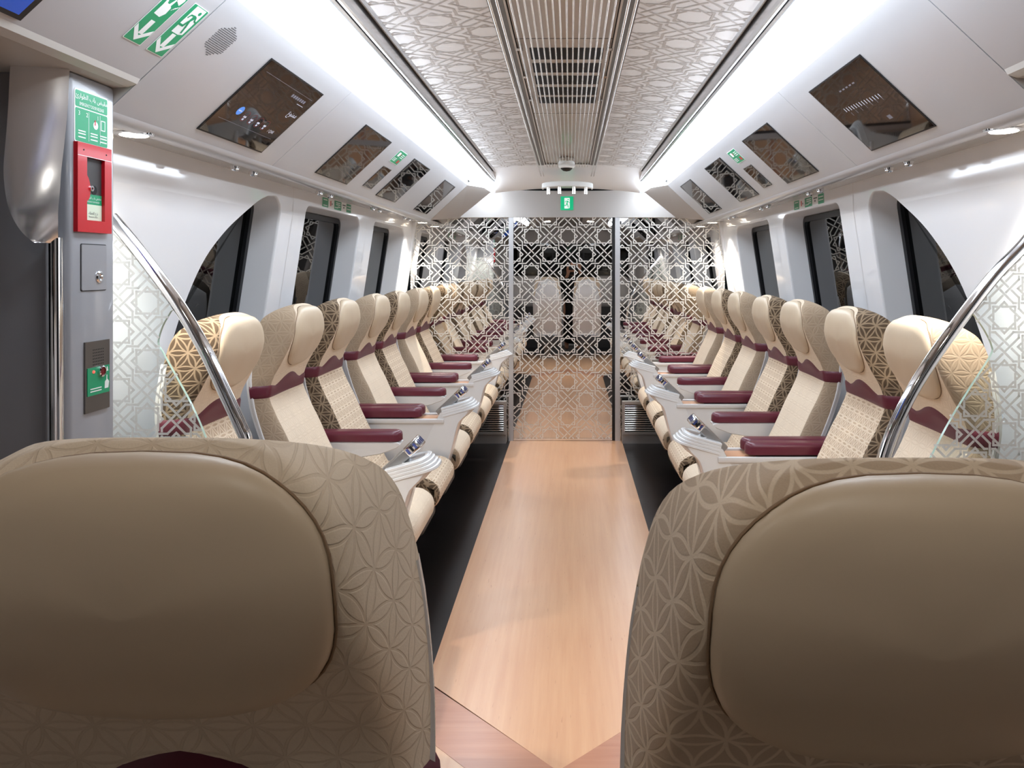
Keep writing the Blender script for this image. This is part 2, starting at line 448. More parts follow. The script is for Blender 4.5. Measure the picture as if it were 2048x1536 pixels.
def star_pattern(mb, fr, r, a, org, width, d, mi=0, poly=None, ax=None):
    ax = ax or a
    base = lattice(a, ax); x0, y0, x1, y1 = r; lay = [0]
    def put(p, q):
        lay[0] = (lay[0]+1) % 23; mb.strip(fr, p, q, width, d+lay[0]*.00005, mi)
    i0 = math.floor((x0-org[0])/(2*ax))-1; i1 = math.ceil((x1-org[0])/(2*ax))+1
    j0 = math.floor((y0-org[1])/(2*a))-1; j1 = math.ceil((y1-org[1])/(2*a))+1
    for i in range(i0, i1):
        for j in range(j0, j1):
            ox, oy = org[0]+2*ax*i, org[1]+2*a*j
            for p, q in base:
                c = clip((p[0]+ox, p[1]+oy), (q[0]+ox, q[1]+oy), r)
                if not c: continue
                if poly is None: put(c[0], c[1]); continue
                L = math.dist(*c); n = max(1, int(L/.012)); run = None
                for k in range(n+1):
                    t = (k+.5)/n
                    ok = k < n and inside((c[0][0]+(c[1][0]-c[0][0])*t, c[0][1]+(c[1][1]-c[0][1])*t), poly)
                    if ok and run is None: run = k
                    if not ok and run is not None:
                        f = lambda u: (c[0][0]+(c[1][0]-c[0][0])*u/n, c[0][1]+(c[1][1]-c[0][1])*u/n)
                        put(f(run), f(k)); run = None
# ================================================================== THE SHELL
Y0 = -1.45
YD = {-1: 1.86, 1: 1.77}      # where the door header ends, per side
# ---- floor
mb = MB(); mb.box((-1.6, Y0, -.06), (1.6, MY+.1, 0)); struct(mb.build('floor', 'dark_floor', smooth=0))
SX0, SX1 = -.478, .452
VT = (-.015, 2.21)
mb = MB(); fz = Frame((0, 0, 0), (1, 0, 0), (0, 1, 0))
mb.slab(fz, [(SX0, 2.69), VT, (SX1, 2.66), (SX1, MY), (SX0, MY)], .0002, .003)
struct(mb.build('floor_aisle_strip', 'aisle_wood', smooth=0))
bw = .20
mb = MB()
mb.slab(fz, [(-1.5, 3.72), (-1.5, 3.72-bw*1.3), (VT[0], VT[1]-bw*1.3), VT], .0002, .0032)
mb.slab(fz, [VT, (VT[0], VT[1]-bw*1.3), (1.5, 3.56-bw*1.3), (1.5, 3.56)], .0002, .0032)
# the band only shows where it leaves the dark side strips
mb = MB()
mb.slab(fz, [(SX0-.02, 2.70), (SX0-.02, 2.70-bw*1.3), (VT[0], VT[1]-bw*1.3), VT], .0002, .0034)
mb.slab(fz, [VT, (VT[0], VT[1]-bw*1.3), (SX1+.02, 2.675-bw*1.3), (SX1+.02, 2.675)], .0002, .0034)
struct(mb.build('floor_band', 'band_wood', smooth=0))
mb = MB()
mb.slab(fz, [(-1.3, .1), (1.3, .1), (1.3, 2.1), (SX1+.02, 2.675-bw*1.3), (VT[0], VT[1]-bw*1.3), (SX0-.02, 2.70-bw*1.3), (-1.3, 2.1)], .0002, .0026)
struct(mb.build('floor_vestibule', 'vestibule_wood', smooth=0))

# ---- walls: planes leaning in towards the top, with openings
ZF = 1.70
def wl(z): return 1.30 + .15*(ZF-z)
def wx(z): return wl(z) if z < ZF else 1.30 - .03*(z-ZF)
def wp(s, y, z, d=0., f=wx): return Vector((s*(f(z)-d), y, z))
ZT = 1.84
def window_outline(s, k):
    if k == 0:
        if s < 0:
            c = [(2.66, .95), (2.68, 1.1), (2.73, 1.28), (2.83, 1.46), (2.965, 1.58), (3.13, 1.675), (3.26, 1.735), (3.36, 1.765)]; ye = 3.51
        else:
            c = [(2.46, .95), (2.49, 1.1), (2.55, 1.28), (2.64, 1.44), (2.79, 1.585), (2.96, 1.69), (3.06, 1.738), (3.14, 1.765)]; ye = 3.30
        P = spline(c, 5); r = .07
        P = P + [(ye-r+r*math.sin(t), 1.772-r+r*math.cos(t)) for t in [PI/2*q/6 for q in range(7)]]
        P = P + [(ye-r+r*math.cos(t), .95+r-r*math.sin(t)) for t in [PI/2*q/5 for q in range(6)]]
        return P
    y0, y1 = ({1: (3.83, 4.83), 2: (5.16, 6.12)} if s < 0 else {1: (3.64, 4.63), 2: (4.94, 5.93)})[k]
    P = rrect(y0, .95, y1, 1.765, .075, 6)
    return P[::-1]
wn = 1
for s, side in ((-1, 'left'), (1, 'right')):
    outer = [(0, 0), (MY, 0), (MY, ZT), (0, ZT)]
    bm = bmesh.new()
    def loop(P):
        V = [bm.verts.new((0, y, z)) for y, z in P]
        return [bm.edges.new((V[i], V[(i+1) % len(V)])) for i in range(len(V))]
    E = loop(outer)
    holes = [window_outline(s, k) for k in range(3)]
    for h in holes: E += loop(h)
    bmesh.ops.triangle_fill(bm, edges=E, use_beauty=True, normal=Vector((-s, 0, 0)))
    bmesh.ops.bisect_plane(bm, geom=bm.verts[:]+bm.edges[:]+bm.faces[:], plane_co=(0, 0, ZF), plane_no=(0, 0, 1))
    for v in bm.verts: v.co.x = s*wx(v.co.z)
    me = bpy.data.meshes.new('wall'); bm.to_mesh(me); bm.free(); me.materials.append(M['gloss_white'])
    wo = bpy.data.objects.new('wall_'+side, me); COL.objects.link(wo); struct(wo)
    for k, P in enumerate(holes):
        root = struct(empty('window_%d' % wn)); wn += 1
        cx = sum(p[0] for p in P)/len(P); cy = sum(p[1] for p in P)/len(P)
        def ins(d):
            out = []; n = len(P)
            for i in range(n):
                t = Vector(P[(i+1) % n]) - Vector(P[i-1]); t.normalize(); nn = Vector((-t.y, t.x))
                if nn.dot(Vector((cx, cy))-Vector(P[i])) < 0: nn = -nn
                out.append((P[i][0]+nn.x*d, P[i][1]+nn.y*d))
            return out
        L0, L1, L2, L3, L4 = P, ins(.004), ins(.012), ins(.016), ins(.045)
        W = lambda L, d, f=wx: [wp(s, y, z, d, f) for y, z in L]
        mb = MB(); mb.grid([W(L0, 0), W(L1, -.004), W(L1, -.012), W(L2, -.13, wl)], close=True)
        mb.build('window_reveal', 'soft_white', root, 50)
        mb = MB(); mb.grid([W(L2, -.13, wl), W(L3, -.118, wl), W(L4, -.118, wl), W(L4, -.134, wl)], close=True)
        mb.build('gasket', 'rubber', root, 50)
        n = len(L4); mb = MB(); mb.add(W(L4, -.134, wl)+W(L4, -.15, wl), [tuple(range(n)), tuple(range(n, 2*n))[::-1]])
        mb.build('glass_pane', 'window_glass', root, 0)
# panel joints in the wall lining
for s, side, ys in ((-1, 'left', (3.66, 4.99)), (1, 'right', (3.47, 4.78))):
    mb = MB()
    for y in ys: mb.grid([[wp(s, y-.0015, z, .0008), wp(s, y+.0015, z, .0008)] for z in (1.0, ZF, ZT)])
    struct(mb.build('trim_joint_'+side, 'underside', smooth=0))
# ---- sloping panels over the windows
PT = (.80, 2.11); PB = (1.10, 1.83); YE = 6.16
SL = math.dist(PT, PB)
def slope_frame(s):
    """origin at the lower edge, u along the car, v up the slope"""
    u = (0, 1 if s < 0 else -1, 0)
    v = Vector((-s*(PB[0]-PT[0]), 0, PT[1]-PB[1])).normalized()
    return Frame((s*PB[0], 0, PB[1]), u, v)
def sl(s, y, t): return ((y if s < 0 else -y), SL*(1-t))
mnum = 0
for s, side in ((-1, 'left'), (1, 'right')):
    fr = slope_frame(s); yd = YD[s]
    seams = [yd+.004, 2.89, YE]
    mb = MB()
    for a, b in zip(seams[:-1], seams[1:]):
        mb.slab(fr, [sl(s, a, 1), sl(s, b-.003, 1), sl(s, b-.003, 0), sl(s, a, 0)][::(1 if s < 0 else -1)], -.02, 0)
    struct(mb.build('ceiling_slope_'+side, 'panel_white', smooth=0))
    # rounded ledge below the panels, running to the wall
    prof = [(1.098, 1.832), (1.104, 1.822), (1.12, 1.812), (1.14, 1.808), (1.16, 1.812), (1.18, 1.822), (1.20, 1.828), (1.31, 1.832)]
    mb = MB(); mb.grid([[(s*x, y, z) for x, z in prof] for y in (yd+.004, MY)])
    struct(mb.build('trim_ledge_'+side, 'panel_white', smooth=60))
    # header over the doors: same plane, shorter, folded under
    mb = MB(); TH = .73
    mb.slab(fr, [sl(s, Y0, TH), sl(s, yd, TH), sl(s, yd, 0), sl(s, Y0, 0)][::(1 if s < 0 else -1)], -.02, 0)
    struct(mb.build('ceiling_header_'+side, 'panel_white', smooth=0))
    hx, hz = PT[0]+TH*(PB[0]-PT[0]), PT[1]+TH*(PB[1]-PT[1])
    mb = MB(); mb.grid([[(s*hx, y, hz), (s*(hx+.008), y, hz-.012), (s*(hx+.03), y, hz-.02), (s*1.34, y, hz-.03)] for y in (Y0, yd)])
    mb.quad((s*hx, yd, hz), (s*PB[0], yd, PB[1]), (s*1.34, yd, PB[1]), (s*1.34, yd, hz-.03))
    struct(mb.build('trim_header_'+side, 'underside', smooth=0))
# ---- ceiling: two patterned panels either side of the grille
def cz(x): return 2.236 - .11*x*x
YC = 5.85; YCS = -.2
for s, side in ((-1, 'left'), (1, 'right')):
    xs = [.17+.392*k/8 for k in range(9)]
    mb = MB(); mb.grid([[(s*x, y, cz(x)) for x in xs] for y in (Y0, YC)])
    sl_ = math.atan2(cz(.52)-cz(.2), .32)
    fr = Frame((s*.36, 0, cz(.36)-.0006), (s, 0, sl_), (0, s*1, 0))
    n = Vector((0, 0, 1))
    # pattern strips follow the slightly domed panel
    tmp = MB(); star_pattern(tmp, Frame((0, 0, 0), (1, 0, 0), (0, 1, 0)), (.215, 1.7, .555, YC-.02), .143, (.40, 2.40 if s < 0 else 2.36), .0085, 0)
    off = len(mb.vs); mb.vs += [(s*v[0], v[1], cz(v[0])-.0007-v[2]*.25) for v in tmp.vs]
    for f in tmp.fs: mb.fs.append([i+off for i in f]); mb.ms.append(1)
    struct(mb.build('ceiling_panel_'+side, ['ceiling_white', 'ceiling_line'], smooth=0))
    # plain end of the ceiling
    mb = MB(); ys = [YC+(6.41-YC)*k/8 for k in range(9)]
    zz = lambda x, y: cz(x) - .125*((y-YC)/(6.41-YC))**1.6
    mb.grid([[(s*x, y, zz(x, y)) for x in [.0+.60*k/10 for k in range(11)]] for y in ys])
    struct(mb.build('ceiling_end_'+side, 'ceiling_white', smooth=60))
# rails between ceiling and cove
for s, side in ((-1, 'left'), (1, 'right')):
    mb = MB()
    prof = [(.556, cz(.556)-.001, 1), (.560, 2.190, 1), (.563, 2.188, 1), (.564, 2.192, 0), (.571, 2.194, 0), (.573, 2.163, 1), (.576, 2.152, 1), (.580, 2.146, 1), (.585, 2.145, 1), (.587, 2.140, 0), (.592, 2.132, 1)]
    for (x0, z0, m0), (x1, z1, m1) in zip(prof[:-1], prof[1:]):
        mb.add([(s*x0, 1.25, z0), (s*x1, 1.25, z1), (s*x1, 6.38, z1), (s*x0, 6.38, z0)], [(0, 1, 2, 3)], 1 if m1 else 0)
    struct(mb.build('trim_rail_'+side, ['gap_black', 'rail_metal'], smooth=0))
    mb = MB(); mb.quad((s*.556, Y0, cz(.556)), (s*.592, Y0, 2.128), (s*.592, 1.25, 2.128), (s*.556, 1.25, cz(.556)))
    struct(mb.build('trim_rail_'+side, 'soft_white', smooth=0))
# cove lamps
for s in (-1, 1):
    t = thing('cove_light', 'long white cove light along the ceiling %s' % ('on the grey door pillar\'s side' if s < 0 else 'opposite the grey door pillar'), 'ceiling light', (s*.69, 1.3, 2.12), group=None)
    mb = MB(); CV = [(-.098, .008), (-.095, -.022), (-.088, -.038), (-.078, -.046), (-.062, -.046), (-.04, -.036), (-.01, -.016), (.025, .008), (.06, .026), (.09, .034), (.108, .036)]
    mb.grid([[(s*x, y, z) for x, z in CV] for y in (0, 5.07)])
    mb.build('diffuser', 'cove', t, 60)
    mb = MB(); mb.add([(s*x, 0, z-.001) for x, z in CV], [tuple(range(len(CV)))]); mb.build('end_cap', 'soft_white', t, 0)
mb = MB()
for s in (-1, 1): mb.quad((s*.592, Y0, 2.128), (s*.80, Y0, 2.11), (s*.80, 1.3, 2.11), (s*.592, 1.3, 2.128))
for s in (-1, 1): mb.quad((s*.799, Y0, 2.16), (s*.80, Y0, 2.11), (s*.80, YE, 2.11), (s*.799, YE, 2.16))
struct(mb.build('ceiling_cove_front', 'soft_white', smooth=0))
# outer skin so that no daylight or void shows from the side
mb = MB()
for s in (-1, 1):
    mb.quad((s*.5, Y0, 2.30), (s*1.45, Y0, 2.1), (s*1.45, MY+.1, 2.1), (s*.5, MY+.1, 2.30))
mb.quad((-.5, Y0, 2.30), (.5, Y0, 2.30), (.5, MY+.1, 2.30), (-.5, MY+.1, 2.30))
struct(mb.build('ceiling_skin', 'black', smooth=0))

# ---- mirrored partition
HZ = 1.868       # lower edge of the steel header
fm = Frame((0, MY, 0), (1, 0, 0), (0, 0, 1))       # n points to -y (towards the camera)
ORG = (.002, 1.408); PA = .152; PW = .0090
DX0, DX1 = -.457, .360
root = struct(empty('door_1', (0, MY-.03, 0)), 'sliding mirrored glass door etched with interlaced stars, in the end partition', 'glass door')
fd = Frame((0, 0, 0), (1, 0, 0), (0, 0, 1))
mb = MB(); mb.slab(fd, rect(DX0+.006, .022, DX1+.012, HZ+.02), -.012, 0); mb.build('mirror_pane', 'mirror_glass', root, 0)
mb = MB(); star_pattern(mb, fd, (DX0+.008, .024, DX1+.01, HZ+.015), PA, ORG, PW, .0008); mb.build('star_pattern', 'line_frost', root, 0)
mb = MB(); mb.box((DX0+.006, -.006, .006), (DX1+.012, .016, .022)); mb.build('bottom_rail', 'chrome', root, 0)
mb = MB(); mb.box((DX1+.012, -.012, .01), (DX1+.034, .014, HZ+.02)); mb.build('edge_seal', 'black', root, 0)
mb = MB(); mb.box((DX0-.034, -.014, 0), (DX0+.004, .05, HZ+.02), 0); mb.box((DX1+.036, -.014, 0), (DX1+.078, .05, HZ+.02), 0)
o = mb.build('door_frame', 'aluminium', root, 0)
for s, x0, x1 in ((-1, -1.32, DX0-.034), (1, DX1+.078, 1.32)):
    mb = MB(); mb.slab(fm, rect(x0, .0, x1, HZ+.02), -.012, 0, 0)
    star_pattern(mb, fm, (x0+.004, .03, x1-.004, HZ), PA, ORG, PW, .0008, 1)
    if s < 0: mb.box((x0, MY-.006, .0), (x0+.0, MY, .0))
    struct(mb.build('wall_end', ['mirror_glass', 'line_frost'], smooth=0))
# end wall posts against the side walls
for s in (-1, 1):
    mb = MB(); mb.add([(s*wx(z), y, z) for z in (0, 1.84) for y in (MY-.05, MY)] + [(s*(wx(z)-.03), y, z) for z in (0, 1.84) for y in (MY-.05, MY)], [(4, 5, 7, 6), (0, 4, 6, 2), (1, 5, 7, 3)])
    struct(mb.build('trim_post_%s' % ('left' if s < 0 else 'right'), 'soft_white', smooth=0))
# steel header and slanted end caps
mb = MB()
HY = 6.41
N_ = 12; xs = [-.61+1.22*k/N_ for k in range(N_+1)]
top = lambda x: 2.088 + .014*(abs(x)/.61)**2
mb.grid([[(x, HY, top(x)) for x in xs], [(x*(.90/.61), HY, HZ) for x in xs]])
mb.grid([[(x*(.90/.61), HY, HZ) for x in xs], [(x*(.90/.61), MY, HZ) for x in xs]])
struct(mb.build('wall_end_header', 'steel', smooth=0))
mb = MB()
for s in (-1, 1):
    mb.quad((s*.80, YE, 2.11), (s*.61, HY, 2.102), (s*.90, HY, HZ), (s*1.10, YE, 1.83))
    mb.quad((s*.90, HY, HZ), (s*.90, MY, HZ), (s*1.31, MY, 1.832), (s*1.10, YE, 1.83))
    mb.quad((s*.61, HY, 2.102), (s*.59, HY, 2.22), (s*.84, HY-.02, 2.2), (s*.80, YE, 2.11))
struct(mb.build('trim_end_cap', 'steel', smooth=0))
# ---- front end behind the camera
mb = MB()
mb.box((-1.5, Y0-.05, 1.90), (1.5, Y0, 2.4)); mb.box((-1.5, Y0-.05, 0), (1.5, Y0, .95)); 
for s in (-1, 1): mb.box((min(s*1.12, s*1.5), Y0-.05, .95), (max(s*1.12, s*1.5), Y0, 1.90))
struct(mb.build('wall_front', 'soft_white', smooth=0))
root = struct(empty('window_7', (0, Y0-.03, 0)))
mb = MB(); mb.box((-1.12, -.02, .95), (1.12, 0, 1.90)); mb.build('windscreen', 'window_glass', root, 0)
for s in (-1, 1):
    t = thing('front_console', 'rounded white pod below the front windscreen, %s' % ('pillar-side' if s < 0 else 'far-side'), 'console', (s*.78, Y0+.22, 0))
    mb = MB(); mb.rbox((-.34, -.2, .72), (.34, .2, 1.30), .14, 0, 5); mb.build('hood', 'shell_white', t, 60)
    mb = MB(); mb.box((-.30, -.19, 0), (.30, .16, .74)); mb.build('plinth', 'seat_base', t, 0)
# side doors of the vestibule
for s, k in ((-1, 2), (1, 3)):
    root = struct(empty('door_%d' % k, (s*1.30, .95, 0)))
    mb = MB(); mb.box((-.02, -.70, 0), (.02, .73, 1.88)); mb.build('door_leaf', 'door_grey', root, 0)
    fr = Frame((-s*.021, 0, 0), (0, -s, 0), (0, 0, 1))
    mb = MB(); mb.slab(fr, rrect(-.5, .85, .5, 1.7, .08), 0, .003); mb.build('door_glass', 'window_glass', root, 0)
mb = MB()
for s in (-1, 1): mb.box((min(s*1.24, s*1.5), Y0, 0), (max(s*1.24, s*1.5), .24, 1.88))
struct(mb.build('wall_vestibule', 'soft_white', smooth=0))
# ================================================================== SEATS
fF = curve([(.42, .34), (.50, .295), (.60, .24), (.70, .19), (.80, .145), (.88, .105), (.96, .077), (1.02, .092), (1.08, .124), (1.15, .156), (1.20, .168), (1.25, .167), (1.31, .15)])
fB = curve([(.42, .22), (.55, .16), (.70, .10), (.83, .05), (.93, .022), (1.02, .012), (1.10, .018), (1.20, .03), (1.25, .048), (1.28, .082), (1.302, .125)])
SW, SZ = .225, 1.302
WB = curve([(.44, .224), (.90, .224), (1.0, .222), (1.10, .216), (1.17, .206), (1.22, .195), (1.26, .186), (1.31, .176)])
def sw(z):
    b = WB(z)
    if z <= 1.2: return b
    t = min(1, (z-1.2)/(SZ-1.2)); return b*max(0, 1-t**3.2)**(1/3.2)
def depth(z):
    d = fF(z)-fB(z); r = .034
    if z > SZ-r: d *= max(0, 1-((z-(SZ-r))/r)**2)**.5
    return d
def sec(q, z):
    """surface point for q = s/w in -1..1"""
    w = sw(z); t = (1-abs(q))/.13; u = min(1, t/1.4)
    g = 1-(1-u)**2.4
    g *= 1 - .05*max(0, 1-abs(q))**2*0
    f = fB(z) + depth(z)*g
    return Vector((f, q*w, z))
def sec_s(s_, z):
    w = max(sw(z), 1e-4); return sec(max(-1, min(1, s_/w)), z)
QS = [0, .08, .16, .24, .32, .40, .47, .54, .61, .68, .75, .80, .84, .87, .90, .93, .955, .975, .99, 1.0]
QS = [-q for q in QS[:0:-1]] + QS
Z1 = .968
ZR_LOW = [.44+(Z1-.44)*k/22 for k in range(23)]
ZR_UP = [Z1+(1.16-Z1)*k/9 for k in range(9)] + [1.16+(SZ-1.16)*math.sin(PI/2*k/20) for k in range(21)]
def arc_uv(z_list):
    R, U = [], []; vz = 0; prev = None
    for z in z_list:
        c = sec(0, z)
        if prev is not None: vz += (c-prev).length
        else: vz = z
        prev = c
        row = [sec(q, z) for q in QS]; mid = len(QS)//2; us = [0]*len(QS)
        for i in range(mid+1, len(QS)):
            us[i] = us[i-1] + (row[i]-row[i-1]).length; us[2*mid-i] = -us[i]
        R.append(row); U.append([(u, vz) for u in us])
    return R, U
def side_q(j): return abs((QS[j]+QS[j+1])/2) > .83
def normal_at(q, z):
    e = 1e-3
    a = sec(min(1, q+e), z)-sec(max(-1, q-e), z); b = sec(q, z+e)-sec(q, z-e)
    n = a.cross(b); n.normalize()
    return n if n.x > -0.2 or True else -n
def make_seat(name, front, side, drop=0.):
    t = empty(name)
    for nm, zl in (('backrest', ZR_LOW), ('headrest', ZR_UP)):
        mb = MB(); R, U = arc_uv(zl)
        mb.grid(R, uvs=U, mfun=lambda i, j: 1 if side_q(j) else 0)
        mb.grid([[r[-1], r[0]] for r in R], 1)
        if nm == 'backrest': mb.add(R[0], [tuple(range(len(R[0])))[::-1]], 1)
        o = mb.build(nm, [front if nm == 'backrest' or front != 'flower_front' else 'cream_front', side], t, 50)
    # maroon band across the neck, arched in the middle of the front
    mb = MB(); R = []
    def zt(q):
        a = abs(q); base = .992-drop*(1+.9*min(1, a/.62))
        if a < .62: return base + .038*(.5+.5*math.cos(PI*a/.62))**.75 - .004
        if a < .86: return base - .004 + .010*((a-.62)/.24)
        return base + .004
    nz = 6; off = .006
    rows = []
    QQ = [q for q in QS]
    rows = []
    for k in range(nz+1):
        row = []
        for q in QQ:
            z0 = .945-drop*2
            z = z0 + (zt(q)-z0)*k/nz
            n = normal_at(q, z); lift = off*(math.sin(PI*k/nz)**.35 if 0 < k < nz else 0) + (-.001 if k in (0, nz) else 0)
            row.append(sec(q, z) + n*lift)
        rows.append(row)
    mb.grid(rows); mb.build('neck_band', 'maroon', t, 50)
    # leather head cushion
    mb = MB(); rows = []; zc, hz_, hw = 1.174, .118, .166; nT = 48
    def pad_pt(rho, th):
        c, s_ = math.cos(th), math.sin(th)
        e = 3.0 if s_ > 0 else 2.5
        x = hw*rho*math.copysign(abs(c)**(2/e), c); z = zc + hz_*rho*math.copysign(abs(s_)**(2/e), s_)
        if s_ > 0: z -= .006*rho*abs(x/hw)**2
        return x, z
    for rho in (1, .985, .95, .88, .75, .55, .3, .02):
        row = []
        for k in range(nT):
            x, z = pad_pt(rho, 2*PI*k/nT)
            p = sec_s(x, z); q = x/max(sw(z), 1e-4); n = normal_at(max(-.95, min(.95, q)), min(z, 1.275))
            b = -.003 if rho == 1 else .017*(1-rho**9)**.6 + .003
            b += .0012*math.sin(x*46+1.3)*(1-rho**2)
            row.append(p + n*b)
        rows.append(row)
    mb.grid(rows, close=True)
    mb.add(rows[-1], [tuple(range(nT))])
    pad = mb.build('head_cushion', 'leather', t, 60)
    mb = MB(); path = []
    for k in range(nT+1):
        x, z = pad_pt(1.004, 2*PI*k/nT); q = x/max(sw(z), 1e-4)
        path.append(sec_s(x, z) + normal_at(max(-.95, min(.95, q)), min(z, 1.275))*.0015)
    mb.tube(path, .0012, 6, cap=False); mb.build('piping', 'piping', pad, 60)
    # seat cushion: deep roll at the front edge
    mb = MB()
    prof = [(.20, .36), (.50, .335), (.60, .345), (.635, .37), (.648, .41), (.640, .45), (.61, .478), (.56, .49), (.45, .478), (.30, .462), (.20, .465)]
    prof = [(a, b) for a, b in spline(prof, 3)]
    ws = [-.226, -.222, -.212, -.196, -.12, -.04, .04, .12, .196, .212, .222, .226]
    def shrink(w_): 
        k = max(0, (abs(w_)-.196)/.03); return .026*(1-math.sqrt(max(0, 1-min(1, k)**2)))
    rows, uvs = [], []
    cf, cz_ = .43, .42
    for w_ in ws:
        d = shrink(w_); row, uu = [], []; acc = 0; pv = None
        for a, b in prof:
            va = Vector((a-cf, b-cz_)); L = va.length
            na = a - (d if a > .6 else d*.4 if a > .5 else 0)*1.0; nb = b + (d if b < cz_ else -d)
            p = Vector((na, w_, nb)); 
            if pv is not None: acc += (Vector((a, 0, b))-pv).length
            pv = Vector((a, 0, b)); row.append(p); uu.append((w_, acc))
        rows.append(row); uvs.append(uu)
    mb.grid(rows, 0, uvs, mfun=lambda i, j: 1 if (i < 2 or i > 8) else 0)
    for ri in (0, -1):
        r = rows[ri]; o = [(p.x, p.z) for p in r]
        mb.add(r, [tuple(range(len(r)))[::(1 if ri == 0 else -1)]], 1, o)
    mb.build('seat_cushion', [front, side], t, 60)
    # white back shell, narrowing to the top
    mb = MB(); rows = []
    zs = [.34+(1.27-.34)*k/24 for k in range(25)]
    def shw(z):
        if z < .95: return .218
        if z < 1.2: return .218 - .075*((z-.95)/.25)**1.1
        return .143*max(0, 1-((z-1.2)/.0705)**2.4)**(1/2.4)
    for z in zs:
        w_ = max(shw(z), .002); b0 = fB(z)+.004; th = .036*min(1, (1.275-z)/.05+.12)
        row = []
        for q in (-1, -.97, -.85, -.6, -.3, 0, .3, .6, .85, .97, 1):
            row.append((b0 - th*(1-abs(q)**5), q*w_, z))
        rows.append(row)
    mb.grid(rows)
    mb.grid([[ (fB(z)+.006, -max(shw(z), .002), z), (fB(z)+.006, max(shw(z), .002), z)] for z in zs])
    mb.add(rows[0], [tuple(range(11))])
    sh = mb.build('back_shell', 'shell_white', t, 60)
    # rims of the shell wrapping the flanks
    for s_ in (-1, 1):
        mb = MB(); R = []
        for z in [.46+.7*k/20 for k in range(21)]:
            R.append([(fB(z)-.014, s_*(sw(z)-.012), z), (fB(z)-.010, s_*(sw(z)-.002), z), (fB(z)+.008, s_*(sw(z)+.001), z), (fB(z)+.012, s_*(sw(z)-.004), z)])
        mb.grid(R); mb.build('shell_rim', 'shell_white', sh, 40)
    mb = MB(); mb.lathe([(.001, .003), (.018, .003), (.02, .001), (.02, -.004)], Frame((fB(1.17)-.033, 0, 1.17), (0, -1, 0), (0, 0, 1)), 16); mb.build('shell_boss', 'shell_white', sh, 40)
    mb = MB(); mb.rbox((.14, -.17, .20), (.56, .17, .37), .02); mb.build('seat_base', 'seat_base', t, 40)
    mb = MB(); mb.box((.22, -.05, .0), (.40, .05, .21)); mb.build('pedestal', 'dark_steel', t, 0)
    for s_ in (-1, 1):
        mb = MB(); mb.box((.46, s_*.15-.015, .22), (.55, s_*.15+.015, .345)); mb.build('bracket', 'dark_steel', t, 0)
    return t
ORD = ['first', 'second', 'third', 'fourth', 'fifth', 'sixth', 'seventh', 'eighth', 'ninth']
HK = ORD[::-1]
LY = [2.51, 3.16, 3.73, 4.38, 4.945, 5.60, 6.147]
RY = [2.35, 2.93, 3.58, 4.15, 4.82, 5.39, 6.06]
XW = 1.22
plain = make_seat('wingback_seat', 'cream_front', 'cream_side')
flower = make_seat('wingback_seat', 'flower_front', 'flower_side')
used = set()
def place(kind, loc, rz, label, group):
    src = plain if kind == 'p' else flower
    if kind not in used:
        used.add(kind); src.location = loc; src.rotation_euler = (0, 0, rz); tag(src, label, 'train seat', group); return src
    return dup(src, loc, rz, label, group)
for i, y in enumerate(LY):
    k = 'f' if i % 2 == 0 else 'p'
    a = 'tan flower-patterned' if k == 'f' else 'plain cream'
    lab = '%s winged seat, %s from the mirrored partition, pillar row' % (a, ORD[6-i]) if i else 'flower-patterned winged seat behind the etched glass screen beside the grey pillar'
    place(k, (-XW, y, 0), 0, lab, 'window-side seats in the pillar row')
for i, y in enumerate(RY):
    k = 'p' if i % 2 == 0 else 'f'
    a = 'tan flower-patterned' if k == 'f' else 'plain cream'
    lab = '%s winged seat, %s from the mirrored partition, row opposite the pillar' % (a, ORD[6-i]) if i else 'cream winged seat behind the etched glass screen opposite the pillar'
    place(k, (XW, y, 0), PI, lab, 'window-side seats in the opposite row')
# the two seats close to the camera, facing the front of the train
for x, yy, sc_, mats_, lab in ((-.339, .795, 1.0, ('relief_cream', 'relief_cream'), 'pale cream seat facing the viewer, large, on the pillar side of the aisle'),
                      (.29, .74, .997, ('relief_tan', 'relief_tan'), 'darker tan seat facing the viewer, large, on the far side of the aisle')):
    t = make_seat('wingback_seat', *mats_, drop=.018); t.location = (x, yy, 0); t.rotation_euler = (0, 0, -PI/2); t.scale = (1, 1, sc_)
    tag(t, lab, 'train seat', 'seats facing the front of the train')
# ================================================================== CONSOLES AND ARMRESTS
def pad_mesh(f0, f1, y0, wd, z0, z1, parent, name='arm_pad'):
    mb = MB(); r = wd/2; n = 8
    out = []
    for k in range(n+1): a = -PI/2+PI*k/n; out.append((f1-r*.8+r*.8*math.cos(a), y0+r*math.sin(a)))
    for k in range(5): a = PI/2+PI/2*k/4; out.append((f0+.012+.012*math.cos(a), y0+r-.012+.012*math.sin(a)))
    for k in range(5): a = PI+PI/2*k/4; out.append((f0+.012+.012*math.cos(a), y0-r+.012+.012*math.sin(a)))
    cf = (f0+f1)/2
    rows = []
    for ins_, z in ((.006, z0), (0, z0+.005), (0, z1-.02), (.002, z1-.011), (.006, z1-.005), (.012, z1-.001), (.02, z1)):
        rows.append([(cf+(a-cf)*(1-ins_/((f1-f0)/2)), y0+(b-y0)*(1-ins_/r), z) for a, b in out])
    mb.grid(rows, close=True); mb.add(rows[-1], [tuple(range(len(out)))]); mb.add(rows[0], [tuple(range(len(out)))[::-1]])
    return mb.build(name, 'maroon', parent, 50)
FIN = [(.47, .474), (.505, .56), (.54, .64), (.572, .70), (.595, .712), (.622, .716), (.666, .722), (.715, .730), (.738, .728), (.738, .708), (.722, .690), (.694, .669), (.675, .652), (.662, .628), (.632, .52), (.604, .423), (.53, .445)]
